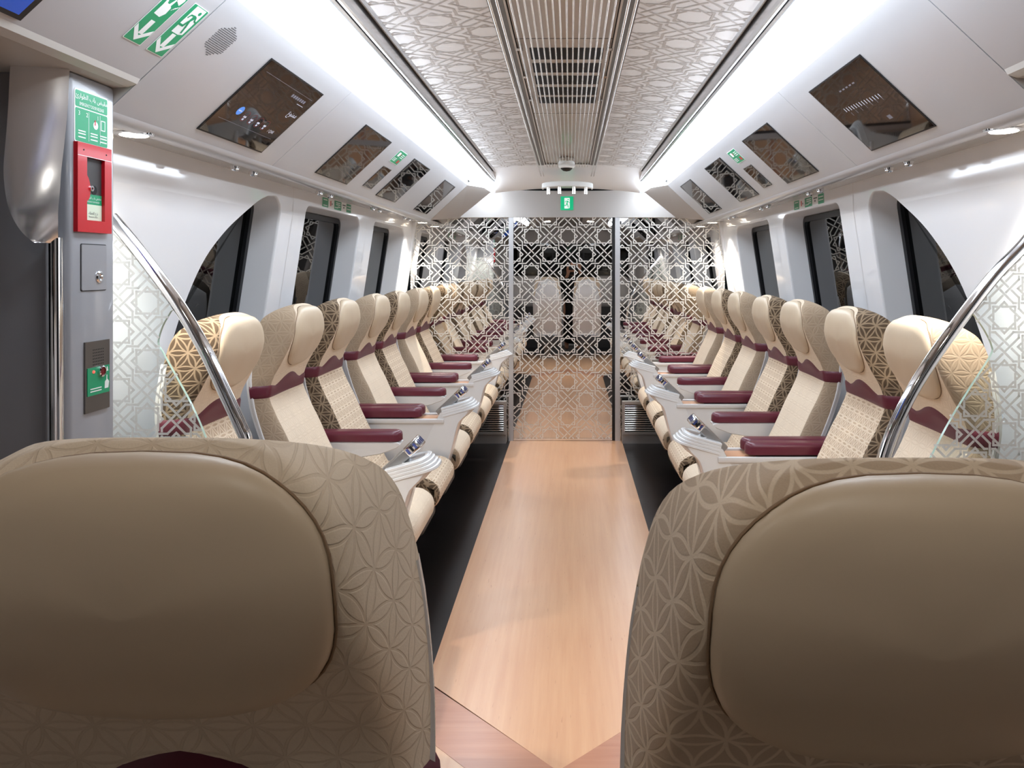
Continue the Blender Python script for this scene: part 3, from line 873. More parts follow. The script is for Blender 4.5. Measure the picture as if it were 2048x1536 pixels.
def make_console(name, half):
    """half: 0 double console with two pads, +1/-1 end console with one pad on that side"""
    t = empty(name)
    w_ = .080 if not half else .028
    mb = MB(); mb.rbox((.06, -w_, .40), (.60, w_, .655), .006); mb.build('side_panel', 'console_white', t, 40)
    mb = MB(); mb.box((.10, -.02, 0), (.40, .02, .402)); mb.build('console_foot', 'dark_steel', t, 0)
    mb = MB(); mb.box((.08, -w_+.012, .6545), (.575, w_-.012, .659)); mb.build('tray', 'tray_wood', t, 0)
    mb = MB()
    for s in (-1, 1): mb.rbox((.07, s*w_-.009, .645), (.59, s*w_+.009, .668), .004, 0, 2)
    mb.build('tray_rim', 'console_white', t, 40)
    if not half:
        for s in (-1, 1): pad_mesh(.07, .47, s*.041, .080, .672, .722, t)
        mb = MB(); mb.box((.08, -.06, .658), (.42, .06, .674)); mb.build('pad_mount', 'seat_base', t, 0)
    else:
        pad_mesh(.07, .47, 0, .062, .672, .722, t)
        mb = MB(); mb.box((.08, -.03, .658), (.42, .03, .674)); mb.build('pad_mount', 'seat_base', t, 0)
    # aisle-end fin: solid with this profile, rounded towards its lip
    mb = MB(); P = FIN; n = len(P); rows = []
    ws = [-1, -.97, -.86, -.6, 0, .6, .86, .97, 1]
    cxf, czf = .62, .62
    for q in ws:
        e = (1-math.sqrt(max(0, 1-abs(q)**8)))
        row = []
        for a, b in P:
            k = max(0, (a-.64)/.13)
            row.append((a-.004*e-.030*k*abs(q)**4, q*(w_+.002)*(1-.04*k), b-.003*e*(1 if b > .6 else -1)))
        rows.append(row)
    mb.grid(rows, close=True)
    mb.add(rows[0], [tuple(range(n))]); mb.add(rows[-1], [tuple(range(n))[::-1]])
    fin = mb.build('end_fin', 'fin_white', t, 40)
    # lip at the top of the fin: four stacked steps with a shallow glossy dish
    fl = Frame((.600, 0, .702), (math.cos(.27), 0, math.sin(.27)), (0, 1, 0))
    def plan(end, hw_):
        P = [(-.022, -hw_)]
        for k in range(17):
            an = -PI/2+PI*k/16; c_, s_ = math.cos(an), math.sin(an)
            P.append((end-.055+.055*abs(c_)**(2/2.6), hw_*math.copysign(abs(s_)**(2/2.6), s_)))
        return P + [(-.022, hw_)]
    mb = MB(); rows = []
    for k in range(4):
        e0, h0, top_ = .139+.0085*k, w_+.0005+.0012*k, .026-.0122*k
        for ins_, dn in ((.0022, 0), (.0004, .0012), (0, .003), (0, .0095), (.0012, .0115)):
            rows.append([fl.p(a_, b_, top_-dn) for a_, b_ in plan(e0-ins_, h0-ins_)])
    rows.append([fl.p(a_, b_, -.030) for a_, b_ in plan(.118, w_-.012)])
    mb.grid(rows, close=True)
    rim = [fl.p(a_, b_, .026) for a_, b_ in plan(.139-.0022, w_+.0005-.0022)]
    mb.add(rim, [tuple(range(len(rim)))])
    mb.build('lip', 'fin_white', fin, 30)
    mb = MB(); fr = Frame(fl.p(.078, 0, .026), fl.u, fl.v); rows = []
    for rr, d in ((1, -.001), (1, .0026), (.97, .0036), (.92, .003), (.86, .0012), (.5, .0006), (.05, .0004)):
        rows.append([fr.p(.052*rr*math.cos(2*PI*k/24), (w_*.86)*rr*math.sin(2*PI*k/24), d) for k in range(24)])
    mb.grid(rows, close=True); mb.build('dish', 'dish', fin, 60)
    # tilted service unit with a chrome cap
    u = Vector((.135, 0, .125)).normalized(); fr = Frame((.565, 0, .668), u, (0, 1, 0))
    M4 = Matrix.Translation(fr.o) @ Matrix((fr.u, fr.v, fr.n)).transposed().to_4x4()
    du = .045 if not half else .026
    mb = MB(); mb.rbox((.0, -du, .004), (.135, du, .042), .008, M4=M4); un = mb.build('service_unit', 'device_grey', t, 40)
    mb = MB(); mb.rbox((.130, -du-.002, .002), (.188, du+.002, .044), .006, M4=M4)
    mb.build('chrome_cap', 'chrome', un, 40)
    mb = MB()
    for g in range(4):
        v0 = -du+.008+g*.021
        mb.add([fr.p(.1885, v0, .012), fr.p(.1885, v0+.013, .012), fr.p(.1885, v0+.013, .034), fr.p(.1885, v0, .034)], [(0, 1, 2, 3), (3, 2, 1, 0)], 0)
    for s in (-1, 1):
        for g in range(3):
            a0 = .138+g*.016
            mb.add([fr.p(a0, s*(du+.0028), .012), fr.p(a0+.009, s*(du+.0028), .012), fr.p(a0+.009, s*(du+.0028), .034), fr.p(a0, s*(du+.0028), .034)], [(0, 1, 2, 3), (3, 2, 1, 0)], g % 2)
    mb.build('button', ['screen_blue', 'gap_black'], un, 0)
    return t
def make_arm(name):
    t = empty(name)
    pad_mesh(.07, .49, 0, .085, .675, .722, t)
    mb = MB(); side = [(.05, .675), (.475, .675), (.488, .668), (.47, .648), (.40, .622), (.30, .606), (.18, .602), (.05, .606)]
    rows = []
    for q in (-1, -.9, .9, 1):
        rows.append([(a, q*.040, b + (0 if abs(q) < 1 else .004*(1 if b < .65 else -1))) for a, b in side])
    mb.grid(rows, close=True); mb.add(rows[0], [tuple(range(8))]); mb.add(rows[-1], [tuple(range(8))[::-1]])
    mb.build('arm_support', 'console_white', t, 40)
    mb = MB(); mb.box((.05, -.025, .36), (.22, .025, .61)); mb.build('arm_post', 'console_white', t, 0)
    return t
dc = make_console('armrest_console', 0); ec = make_console('armrest_console', 1); ar = make_arm('armrest')
first = {'d': True, 'e': True, 's': True}
def place2(k, loc, rz, label, group):
    src = {'d': dc, 'e': ec, 's': ar}[k]
    cat = 'armrest' if k == 's' else 'armrest console'
    if first[k]:
        first[k] = False; src.location = loc; src.rotation_euler = (0, 0, rz); return tag(src, label, cat, group)
    return dup(src, loc, rz, label, group)
for side, x, rz, arr, row in ((-1, -XW, 0, [('e', 2.17), ('d', 2.835), ('s', 3.445), ('d', 4.055), ('s', 4.665), ('d', 5.275), ('s', 5.877), ('e', 6.425)], 'pillar row'),
                              (1, XW, PI, [('s', 2.635), ('d', 3.255), ('s', 3.865), ('d', 4.485), ('s', 5.105), ('d', 5.725), ('e', 6.335)], 'row opposite the pillar')):
    tot = {k: sum(1 for a in arr if a[0] == k) for k in 'des'}
    cnt = {k: 0 for k in 'des'}
    for k, y in arr:
        o_ = ORD[tot[k]-1-cnt[k]]; cnt[k] += 1
        if k == 'd': lab = 'white twin-armrest console, %s from the mirrored partition, %s' % (o_, row)
        elif k == 's': lab = 'single maroon armrest, %s from the mirrored partition, %s' % (o_, row)
        else: lab = ('one-armrest end console against the mirrored partition, %s' if y > 5 else 'one-armrest end console beside the etched screen, %s') % row
        place2(k, (x, y, 0), rz, lab, {'d': 'twin-armrest consoles between the seats', 's': 'single armrests between the seats', 'e': 'end consoles of the seat rows'}[k])
# ================================================================== ETCHED SCREENS WITH HANDRAILS
SYD = 2.05
def px2(px, py, y=SYD): return (CX+(px-1140)*y/F, CZ-(py-535)*y/F)
railL = [px2(*p) for p in ((222, 435), (260, 480), (310, 545), (360, 615), (410, 700), (450, 785), (480, 850), (493, 885))] + [(-.832, .88), (-.812, .72), (-.80, .45), (-.80, .0)]
railR = [(1.30, 1.60)] + [px2(*p) for p in ((2048, 490), (1990, 550), (1920, 640), (1860, 725), (1815, 800), (1775, 890))] + [(.838, .86), (.818, .70), (.806, .45), (.806, 0)]
edgeL = [px2(*p) for p in ((343, 622), (326, 652), (317, 685), (327, 706), (358, 762), (384, 810), (412, 875), (432, 940))] + [(-.90, .78), (-.88, .45)]
edgeR = [px2(*p) for p in ((1946, 628), (1968, 660), (1983, 692), (1980, 712), (1940, 775), (1900, 840), (1866, 905), (1845, 950))] + [(.93, .78), (.90, .45)]
for s, rail, edge, nm in ((-1, railL, edgeL, 'beside the grey door pillar'), (1, railR, edgeR, 'on the side opposite the grey door pillar')):
    t = thing('draught_screen', 'etched glass screen with curved chrome handrail, %s' % nm, 'glass screen', (s*1.1, SYD, 0))
    R = spline(rail, 5); E = spline(edge, 4)
    ystop = E[0][1]
    up = [p for p in R if p[1] > ystop+.005]
    wall = [(s*(wx(.45)-.005), .45), (s*(wx(1.60)-.005), 1.60)] if s > 0 else [(-(wx(.45)-.005), .45), (-(wx(1.585)-.005), 1.585)]
    poly = up + E + wall
    poly = [(p[0]-s*1.1, p[1]) for p in poly]
    if s > 0: poly = poly[::-1]
    fr = Frame((0, 0, 0), (1, 0, 0), (0, 0, 1))
    # outline order: make counter-clockwise
    A = sum(poly[i][0]*poly[(i+1) % len(poly)][1]-poly[(i+1) % len(poly)][0]*poly[i][1] for i in range(len(poly)))
    if A < 0: poly = poly[::-1]
    mb = MB(); mb.slab(fr, poly, -.005, .005, 0, side=1); g = mb.build('glass_panel', ['clear_glass', 'glass_edge'], t, 0)
    mb = MB(); xs_ = [p[0] for p in poly]; zs_ = [p[1] for p in poly]
    org = px2(297, 605) if s < 0 else px2(2006, 635)
    star_pattern(mb, fr, (min(xs_), min(zs_), max(xs_), max(zs_)), .0775, (org[0]-s*1.1, org[1]), .0062, .0056, 0, poly)
    mb.build('etched_pattern', 'screen_frost', g, 0)
    mb = MB(); mb.tube([(p[0]-s*1.1, 0, p[1]) for p in R], .0175, 14); mb.build('handrail', 'chrome', t, 60)
# ================================================================== DOOR PILLAR
PX = -1.08; PY0, PY1 = 1.69, 1.86
t = thing('door_pillar', 'grey door pillar with emergency panels and a polished scoop handle', 'door pillar', (PX-.1, 1.77, 0))
ox, oy = PX-.1, 1.77
mb = MB(); mb.rbox((PX-.36-ox, PY0-oy, 0), (PX-ox, PY1-oy, 1.885), .012); mb.build('pillar_body', 'pillar_grey', t, 40)
mb = MB(); mb.box((-1.35-ox, 1.60-oy, 0), (-1.262-ox, PY0-oy+.01, 1.885)); mb.build('door_pocket', 'door_grey', t, 0)
mb = MB(); mb.box((-1.125-.004-ox, PY0-.0012-oy, 0), (-1.125+.004-ox, PY0-oy+.002, 1.5)); mb.build('seam', 'gap_black', t, 0)
# scoop handle: wide polished blade narrowing into a round pole
def qx(px, y=1.685): return CX+(px-1140)*y/F
def qz(py, y=1.685): return CZ-(py-535)*y/F
lft = [(48, 137), (48, 200), (50, 270), (53, 340), (60, 390), (70, 430), (82, 460), (97, 480), (105, 487)]
rgt = [(140, 140), (140, 200), (140, 270), (140, 340), (140, 390), (137, 430), (133, 460), (128, 480), (122, 487)]
SC = curve([(1.49, .018), (1.53, .040), (1.58, .052), (1.64, .046), (1.72, .028), (1.80, .012), (1.90, .002)])
L2, R2 = spline(lft, 4), spline(rgt, 4)
mb = MB(); rows = []
for (a, b), (c, d) in zip(L2, R2):
    x0, x1, z = qx(a), qx(c), qz((b+d)/2); row = []
    hgt = max(0, (z-1.49)/.5)
    for k in range(9):
        q = k/8; row.append((x0+(x1-x0)*q-ox, PY0-.004-SC(z)*.7-.040*(1-q)-.006*math.sin(PI*q)**.8-oy, z))
    rows.append(row)
mb.grid(rows); h = mb.build('scoop_handle', 'polished_scoop', t, 60)
mb = MB(); mb.tube([(qx(116)-ox, PY0-.018-oy, 1.515), (qx(117)-ox, PY0-.018-oy, 1.3), (qx(119)-ox, PY0-.018-oy, .9), (qx(121)-ox, PY0-.018-oy, .02)], .017, 14); mb.build('grab_pole', 'chrome', t, 60)
# fittings on the aisle face of the pillar: frame with u along the car, v up
fp = Frame((PX, 0, 0), (0, 1, 0), (0, 0, 1))
def rel(o): return Frame(Vector(o), (0, 1, 0), (0, 0, 1))
def decal(name, label, cat, o): return thing(name, label, cat, o)
# emergency door release notice
t = decal('safety_notice', 'green emergency door release notice with white writing, above the red box', 'sign', (PX, 1.767, 1.79)); fr = rel((0, 0, 0))
mb = MB()
mb.slab(fr, rrect(-.062, -.060, .062, .060, .006), 0, .001, 1); mb.slab(fr, rrect(-.059, .020, .059, .057, .004), .001, .0014, 0); mb.slab(fr, rrect(-.059, -.057, .059, .0175, .004), .001, .0014, 0)
write(mb, fr, arabic('مقبض باب الطوارئ'), 0, .045, .0150, .0018, 1); write(mb, fr, 'EMERGENCY DOOR RELEASE', 0, .0275, .0105, .0018, 1, .66)
for x, a_, b_ in ((-.046, '3', ''), (-.018, '2', ''), (.022, '1', '')): write(mb, fr, a_, x, .006, .014, .0018, 1)
for x in (-.012, .03): mb.slab(fr, rect(x, -.052, x+.001, .014), .0014, .0018, 1)
for y_ in (-.034, -.040, -.048):
    for x in (-.036, .008, .043): mb.slab(fr, rect(x-.013, y_, x+.013, y_+.0025), .0014, .0018, 1)
mb.slab(fr, rect(.034, -.02, .05, .004), .0014, .0018, 1); mb.slab(fr, rect(.036, -.018, .048, .002), .0018, .002, 0)
mb.slab(fr, disc(.014, -.012, .009), .0014, .0018, 1); mb.slab(fr, rect(.010, -.012, .0135, .0), .0018, .0021, 2)
mb.build('notice', ['green', 'sign_white', 'red'], t, 0)
# red emergency handle box
t = decal('emergency_handle_box', 'red emergency handle box with a clear window on the grey pillar', 'emergency handle', (PX, 1.766, 1.63))
mb = MB(); fr = rel((0, 0, 0))
P = [(-.063, -.10), (.063, -.10), (.063, .10), (-.063, .10)]; H = [(-.030, -.073), (.036, -.073), (.036, .070), (-.030, .070)]
for i in range(4):
    j = (i+1) % 4; mb.add([fr.p(*P[i], .010), fr.p(*P[j], .010), fr.p(*H[j], .010), fr.p(*H[i], .010), fr.p(*P[i], 0), fr.p(*P[j], 0), fr.p(*H[j], .002), fr.p(*H[i], .002)], [(0, 1, 2, 3), (0, 4, 5, 1), (3, 2, 6, 7)])
mb.build('red_frame', 'red', t, 30)
mb = MB(); mb.slab(fr, H, .0005, .002); mb.build('recess', 'seat_base', t, 0)
mb = MB(); mb.slab(fr, spline([(-.028, .030), (-.020, .020), (-.014, 0), (-.018, -.022), (-.028, -.030)], 4), .002, .008); mb.lathe([(.0065, .008), (.0065, .011), (.003, .011), (.003, .009)], Frame(fr.p(-.012, 0), fr.u, fr.v), 16, 1); mb.build('pull_handle', ['red', 'chrome'], t, 40)
mb = MB(); mb.slab(fr, disc(.008, -.002, .0105, 18), .002, .0026); mb.build('hole', 'gap_black', t, 0)
mb = MB(); mb.slab(fr, rect(-.029, -.036, .035, -.013), .002, .0032, 0); mb.slab(fr, rect(-.029, -.072, .035, -.036), .002, .0032, 1)
write(mb, fr, arabic('مقبض باب الطوارئ'), .003, -.021, .0076, .0036, 2); write(mb, fr, 'EMERGENCY DOOR RELEASE', .003, -.030, .0045, .0036, 2, .8); write(mb, fr, arabic('نزع الغطاء'), .003, -.056, .009, .0036, 3); write(mb, fr, 'Remove cover', .003, -.064, .0055, .0036, 3)
mb.build('cover_label', ['green', 'label_cream', 'sign_white', 'grey_ink'], t, 0)
mb = MB(); mb.slab(fr, [(-.063, .070), (.063, .070), (.063, .0712), (-.063, .0712)], .010, .0104)
for x in (-.042, .042): mb.slab(fr, disc(x, .084, .002), .010, .0106, 1)
mb.build('joint', ['sign_white', 'gap_black'], t, 0)
# small locked hatch
t = decal('service_hatch', 'small grey hatch with a round chrome lock on the pillar', 'hatch', (PX, 1.775, 1.45)); fr = rel((0, 0, 0))
mb = MB(); mb.slab(fr, rrect(-.048, -.054, .048, .054, .004), 0, .0006, 1); mb.slab(fr, rrect(-.046, -.052, .046, .052, .004), .0006, .0025, 0); mb.build('hatch_door', ['pillar_grey', 'gap_black'], t, 0)
mb = MB(); mb.lathe([(.014, .0025), (.014, .004), (.011, .0065), (.0075, .0065), (.007, .003), (.001, .003)], Frame(fr.p(.018, -.022), fr.u, fr.v), 18); mb.build('lock', 'chrome', t, 40)
# help point
t = decal('help_point', 'steel help point with green call panel and red button on the pillar', 'intercom', (PX, 1.785, 1.20)); fr = rel((0, 0, 0))
mb = MB(); mb.slab(fr, rect(-.046, -.082, .046, .080), 0, .004, 0)
for i in range(7):
    for j in range(6): mb.slab(fr, disc(-.017+.0062*i, .026+.0068*j, .0016, 6), .004, .0043, 1)
mb.build('steel_plate', ['dark_steel', 'gap_black'], t, 0)
mb = MB(); mb.slab(fr, rect(-.040, -.044, .043, .020), .004, .0052, 0)
mb.slab(fr, [(.030, .006), (.038, .006), (.0365, .009), (.0355, .015), (.034, .0165), (.0325, .015), (.0315, .009)], .0052, .0056, 1)
mb.slab(fr, [(.024, -.034), (.038, -.034), (.041, -.020), (.036, -.014), (.034, -.014), (.034, -.003), (.031, -.003), (.031, -.014), (.025, -.018)], .0052, .0056, 1)
for k, y_ in enumerate((-.030, -.036)): mb.slab(fr, rect(-.030, y_, .012, y_+.0022), .0052, .0056, 1)
mb.build('call_panel', ['green', 'sign_white'], t, 0)
mb = MB(); mb.lathe([(.013, .005), (.013, .009), (.010, .010)], Frame(fr.p(.012, .008), fr.u, fr.v), 20, 1); mb.lathe([(.010, .009), (.009, .008), (.0005, .0085)], Frame(fr.p(.012, .008), fr.u, fr.v), 20, 0); mb.build('call_button', ['deep_red', 'chrome'], t, 40)
mb = MB(); mb.lathe([(.0035, .005), (.003, .007), (.0004, .008)], Frame(fr.p(-.018, .010), fr.u, fr.v), 12); mb.build('indicator_lamp', 'red_led', t, 40)
# ================================================================== SLOPE PANEL FITTINGS
def man(mb, fr, x, y, h, d, mi_bg, mi_fg, flip=1):
    """running figure in a doorway, h tall"""
    k = h
    S = lambda a, b: (x+flip*a*k, y+b*k)
    pl = lambda pts: [S(*p) for p in pts][::flip]
    mb.slab(fr, pl([(-.22, -.5), (.12, -.5), (.28, -.44), (.28, .5), (-.22, .5), (-.22, .05), (-.22, -.22)]), d, d+.0002, mi_bg)
    e = d+.0005
    mb.slab(fr, disc(S(.13, .34)[0], S(.13, .34)[1], .062*k), e-.0002, e, mi_fg)
    mb.slab(fr, pl([(-.02, -.05), (.06, -.02), (.16, .20), (.06, .24), (0, .20)]), e-.0002, e, mi_fg)
    for a, b, w_ in (((.05, .21), (-.12, .19), .055), ((-.12, .19), (-.16, .08), .05), ((.13, .19), (.20, .08), .055), ((.20, .08), (.29, .06), .05), ((.0, -.03), (-.05, -.2), .08), ((-.05, -.2), (-.22, -.2), .07), ((.04, -.03), (.10, -.2), .08), ((.10, -.2), (.15, -.4), .07)):
        mb.strip(fr, S(*a), S(*b), w_*k, e+.0001, mi_fg, .3)
def arrow(mb, fr, x, y, h, d, mi):
    mb.slab(fr, [(x-.008, y+h/2), (x-.008, y-h*.18), (x+.008, y-h*.18), (x+.008, y+h/2)], d, d+.0003, mi)
    for s in (-1, 1): mb.slab(fr, [(x, y-h/2), (x+s*.031, y-h*.06), (x+s*.031, y+h*.16), (x, y-h*.27)][::s], d, d+.0003, mi)
def tframe(s, y, t_, lift=.0005):
    fr = slope_frame(s); a, b = sl(s, y, t_); return fr.p(a, b, lift), fr
def on_slope(name, label, cat, s, y, t_, group=None):
    o, fr = tframe(s, y, t_); t = thing(name, label, cat, o, 0, group); return t, Frame((0, 0, 0), fr.u, fr.v)
# two exit direction strips
t, fr = on_slope('exit_direction_sign', 'green sign strip with white running figure and arrow, on the slope above the pillar', 'sign', -1, 1.817, .355)
hl = SL*.385/2
mb = MB(); mb.slab(fr, rrect(-.034, -hl, .034, hl, .003), 0, .0008, 1); mb.slab(fr, rrect(-.0325, -hl+.0015, .0325, hl-.0015, .003), .0008, .0010, 0)
man(mb, fr, 0, hl*.42, .085, .0010, 1, 0); arrow(mb, fr, 0, -hl*.55, .062, .0010, 1); mb.build('sign_plate', ['green', 'sign_white'], t, 0)
t, fr = on_slope('exit_direction_sign', 'green sign strip with white pointing hand and arrow, on the slope nearer the blue screen', 'sign', -1, 1.722, .33)
hl = SL*.43/2
mb = MB(); mb.slab(fr, rrect(-.034, -hl, .034, hl, .003), 0, .0008, 1); mb.slab(fr, rrect(-.0325, -hl+.0015, .0325, hl-.0015, .003), .0008, .0010, 0)
arrow(mb, fr, 0, -hl*.58, .062, .0010, 1)
hand = [(-.014, -.012), (.010, -.014), (.018, 0), (.016, .018), (.010, .022), (.012, .040), (.008, .042), (.002, .024), (-.006, .024), (-.012, .036), (-.016, .032), (-.014, .016)]
mb.slab(fr, [(a-.006, b+.008) for a, b in hand], .001, .0013, 1)
mb.slab(fr, [(.006, .048), (.024, .040), (.028, .056), (.022, .074), (.008, .070)], .001, .0013, 1)
for k in range(3): mb.strip(fr, (.016+.004*k, .022+.004*k), (.022+.004*k, .032+.003*k), .0016, .0013, 1)
mb.build('sign_plate', ['green', 'sign_white'], t, 0)
# speaker rosette
t, fr = on_slope('ceiling_speaker', 'six-sided pattern of small speaker holes in the white slope panel', 'speaker', -1, 1.985, .27)
mb = MB()
for i in range(-9, 10):
    for j in range(-9, 10):
        x, y_ = i*.0058+(j % 2)*.0029, j*.0056
        if max(abs(x), abs(x)*.5+abs(y_)*.87) < .047: mb.slab(fr, disc(x, y_, .0017, 6), 0, .0003)
mb.build('speaker_grille', 'gap_black', t, 0)
# blue display at the near end of the slope
t, fr = on_slope('information_display', 'blue screen set in the slope at the top corner beside the pillar', 'screen', -1, 1.15, .30)
mb = MB(); mb.slab(fr, rect(-.26, -SL*.40+.0, .287, SL*.40), 0, .004); mb.build('screen_frame', 'black', t, 0)
mb = MB(); mb.slab(fr, rect(-.25, -SL*.40+.010, .272, SL*.40-.01), .004, .0045); mb.build('screen', 'blue_screen', t, 0)
# glass monitors
MONS = [(2.245, 2.715, .17, .905), (3.285, 3.755, .17, .905), (4.31, 4.79, .17, .905), (5.36, 5.84, .17, .905)]
for s, nm in ((-1, 'on the pillar side'), (1, 'opposite the pillar')):
    for i, (y0, y1, t0, t1) in enumerate(MONS):
        if s > 0: y0, y1 = y0-.04, y1-.04
        t, fr = on_slope('display_screen', 'dark glass display set in the slope, %s from the mirrored partition, %s' % (ORD[3-i], nm), 'screen', s, (y0+y1)/2, (t0+t1)/2, 'dark displays above the windows')
        hw, hh = (y1-y0)/2, SL*(t1-t0)/2
        mb = MB(); mb.slab(fr, rect(-hw, -hh, hw, hh), 0, .0025); mb.build('bezel', 'black', t, 0)
        mb = MB(); mb.slab(fr, rect(-hw+.006, -hh+.005, hw-.006, hh-.005), .0025, .0032); mb.build('glass', 'monitor_glass', t, 0)
        if i == 0:
            mb = MB(); d = .0034
            if s < 0:
                for k in range(7): mb.slab(fr, rrect(.05+k*.018, .082, .063+k*.018, .094, .002), d-.0001, d, 1)
                mb.slab(fr, rect(.13, .070, .185, .0715), d-.0001, d, 0)
                write(mb, fr, arabic('ممنوع'), .175, .030, .030, d, 0)
                mb.slab(fr, disc(-.128, -.040, .017, 20), d-.0001, d, 2); mb.slab(fr, rect(-.139, -.042, -.117, -.038), d, d+.0001, 0)
                for k in range(4):
                    x = -.075+k*.052; P = disc(x, -.050, .020, 24); 
                    for a, b in zip(P, P[1:]+P[:1]): mb.strip(fr, a, b, .0016, d, 3)
                    if k < 2: mb.strip(fr, (x-.014, -.064), (x+.014, -.036), .0016, d+.0001, 3)
                    mb.slab(fr, rect(x-.009, -.056, x+.009, -.049), d-.0001, d, 0); mb.slab(fr, rect(x-.004, -.066, x+.006, -.059), d-.0001, d, 0)
                write(mb, fr, '/ QAR', .150, -.062, .018, d, 0)
                for y_ in (.108, -.088): mb.slab(fr, rect(-.2, y_, .2, y_+.001), d-.0001, d, 1)
            else:
                for k in range(14):
                    mb.slab(fr, rect(-.13+k*.020, .018-k*.001, -.126+k*.020, .034-k*.001), d-.0001, d, 0)
                    if k % 2: mb.slab(fr, rect(-.13+k*.020, -.004, -.127+k*.020, .010), d-.0001, d, 1)
                for k in range(5): mb.slab(fr, rect(-.05+k*.028, .088, -.034+k*.028, .093), d-.0001, d, 1)
                mb.slab(fr, rect(.06, -.07, .085, -.055), d-.0001, d, 1)
            mb.build('display_lettering', ['display_white', 'display_dim', 'badge_blue', 'display_red'], t, 0)
    # small notice and grey card between the second and third screens
    dy = 0 if s < 0 else -.05
    t, fr = on_slope('safety_notice', 'small green notice between the middle dark displays, %s' % nm, 'sign', s, 4.06+dy, .285)
    mb = MB(); mb.slab(fr, rect(-.082, -.042, .082, .042), 0, .0008, 1); mb.slab(fr, rect(-.08, -.040, .08, .040), .0008, .001, 0)
    mb.slab(fr, rrect(-.055, .004, -.02, .030, .004), .001, .0013, 1); mb.slab(fr, rect(-.018, .012, -.006, .024), .001, .0013, 2)
    for k in range(3): mb.slab(fr, rect(.01, .022-k*.010, .065, .026-k*.010), .001, .0013, 1)
    for k in range(3): mb.slab(fr, rect(-.07, -.012-k*.008, -.01, -.009-k*.008), .001, .0013, 1)
    mb.slab(fr, rect(.030, -.032, .062, -.012), .001, .0013, 2); mb.build('notice', ['green', 'sign_white', 'red'], t, 0)
    t, fr = on_slope('notice_holder', 'dark glossy notice holder below the small green notice, %s' % nm, 'notice holder', s, 4.06+dy, .66)
    mb = MB(); mb.slab(fr, rect(-.085, -.075, .085, .075), 0, .002); mb.build('card_window', 'monitor_glass', t, 0)
    # round fixing knobs along the ledge
    for k, y in enumerate(((1.93, 2.72, 2.88, 3.64, 3.80, 4.62, 4.78, 5.50, 5.66) if s < 0 else (2.60, 2.76, 3.52, 3.68, 4.44, 4.60, 5.36, 5.52))):
        c = MB(); fr = Frame((0, 0, 0), (1, 0, 0), (0, -1, 0))
        c.lathe([(.016, 0), (.017, .004), (.014, .012), (.0145, .016), (.010, .020), (.001, .021)], fr, 16)
        o = c.build('coat_hook', 'chrome', None, 40); o.location = (s*1.165, y, 1.812)
        tag(o, 'small chrome hook under the ledge, %s, %s from the mirrored partition' % (nm, HK[-1-k]), 'hook', 'chrome hooks under the ledge, '+nm)
    # recessed downlights
    for y, wh in ((2.09 if s < 0 else 2.03, 'above the etched screen'), (6.18, 'beside the mirrored partition')):
        t = thing('downlight', 'round white downlight in the ledge %s, %s' % (wh, nm), 'downlight', (s*1.165, y, 1.811))
        fr = Frame((0, 0, 0), (1, 0, 0), (0, -1, 0))
        mb = MB(); mb.lathe([(.036, .002), (.045, .003), (.050, .001), (.051, -.004)], fr, 24); mb.build('trim_ring', 'chrome', t, 40)
        mb = MB(); mb.lathe([(.036, .002), (.034, .0035), (.001, .004)], fr, 24); mb.build('lens', 'lens', t, 40)
        la = bpy.data.lights.new('downlight_lamp', 'SPOT'); la.energy = 45; la.color = (1, .94, .84); la.spot_size = 1.9; la.spot_blend = .6; la.shadow_soft_size = .035
        lo = bpy.data.objects.new('downlight_lamp', la); COL.objects.link(lo); lo.parent = t; lo.location = (-s*.012, 0, -.02)
# window notices under the ledge
for s, y0, y1, nm in ((-1, 4.08, 4.62, 'pillar side'), (1, 3.86, 4.38, 'opposite the pillar')):
    yc = (y0+y1)/2; wf = Frame((0, 0, 0), (0, -s, 0), (-.03*s, 0, 1)); o = wp(s, yc, 1.800, .001)
    t = thing('window_notice', 'green and white emergency notice strip above the middle window, %s' % nm, 'sign', o); fr = Frame((0, 0, 0), wf.u, wf.v); hw = (y1-y0)/2
    mb = MB(); mb.slab(fr, rect(-hw, -.027, hw, .027), 0, .0008, 1); 
    for a, b in ((-1, -.6), (-.23, .28), (.63, 1)): mb.slab(fr, rect(a*hw+.003, -.025, b*hw-.003, .025), .0008, .001, 0)
    for a, b, c_ in ((-.92, -.68, .012), (-.92, -.68, -.018), (-.1, .2, .012), (-.1, .2, .002), (.02, .2, -.009), (-.18, .05, -.015), (.68, .95, .008), (.68, .95, -.008)): mb.slab(fr, rect(a*hw, c_, b*hw, c_+.005), .001, .0013, 1)
    mb.slab(fr, rect(-.48*hw, -.012, -.42*hw, .016), .0008, .0012, 2); mb.slab(fr, disc(-.36*hw, 0, .006), .0008, .0012, 3); mb.slab(fr, rect(.36*hw, .008, .58*hw, .014), .0008, .0012, 3); mb.slab(fr, rect(.42*hw, -.008, .48*hw, .002), .0008, .0012, 3)
    mb.build('notice', ['green', 'sign_white', 'red', 'grey_ink'], t, 0)
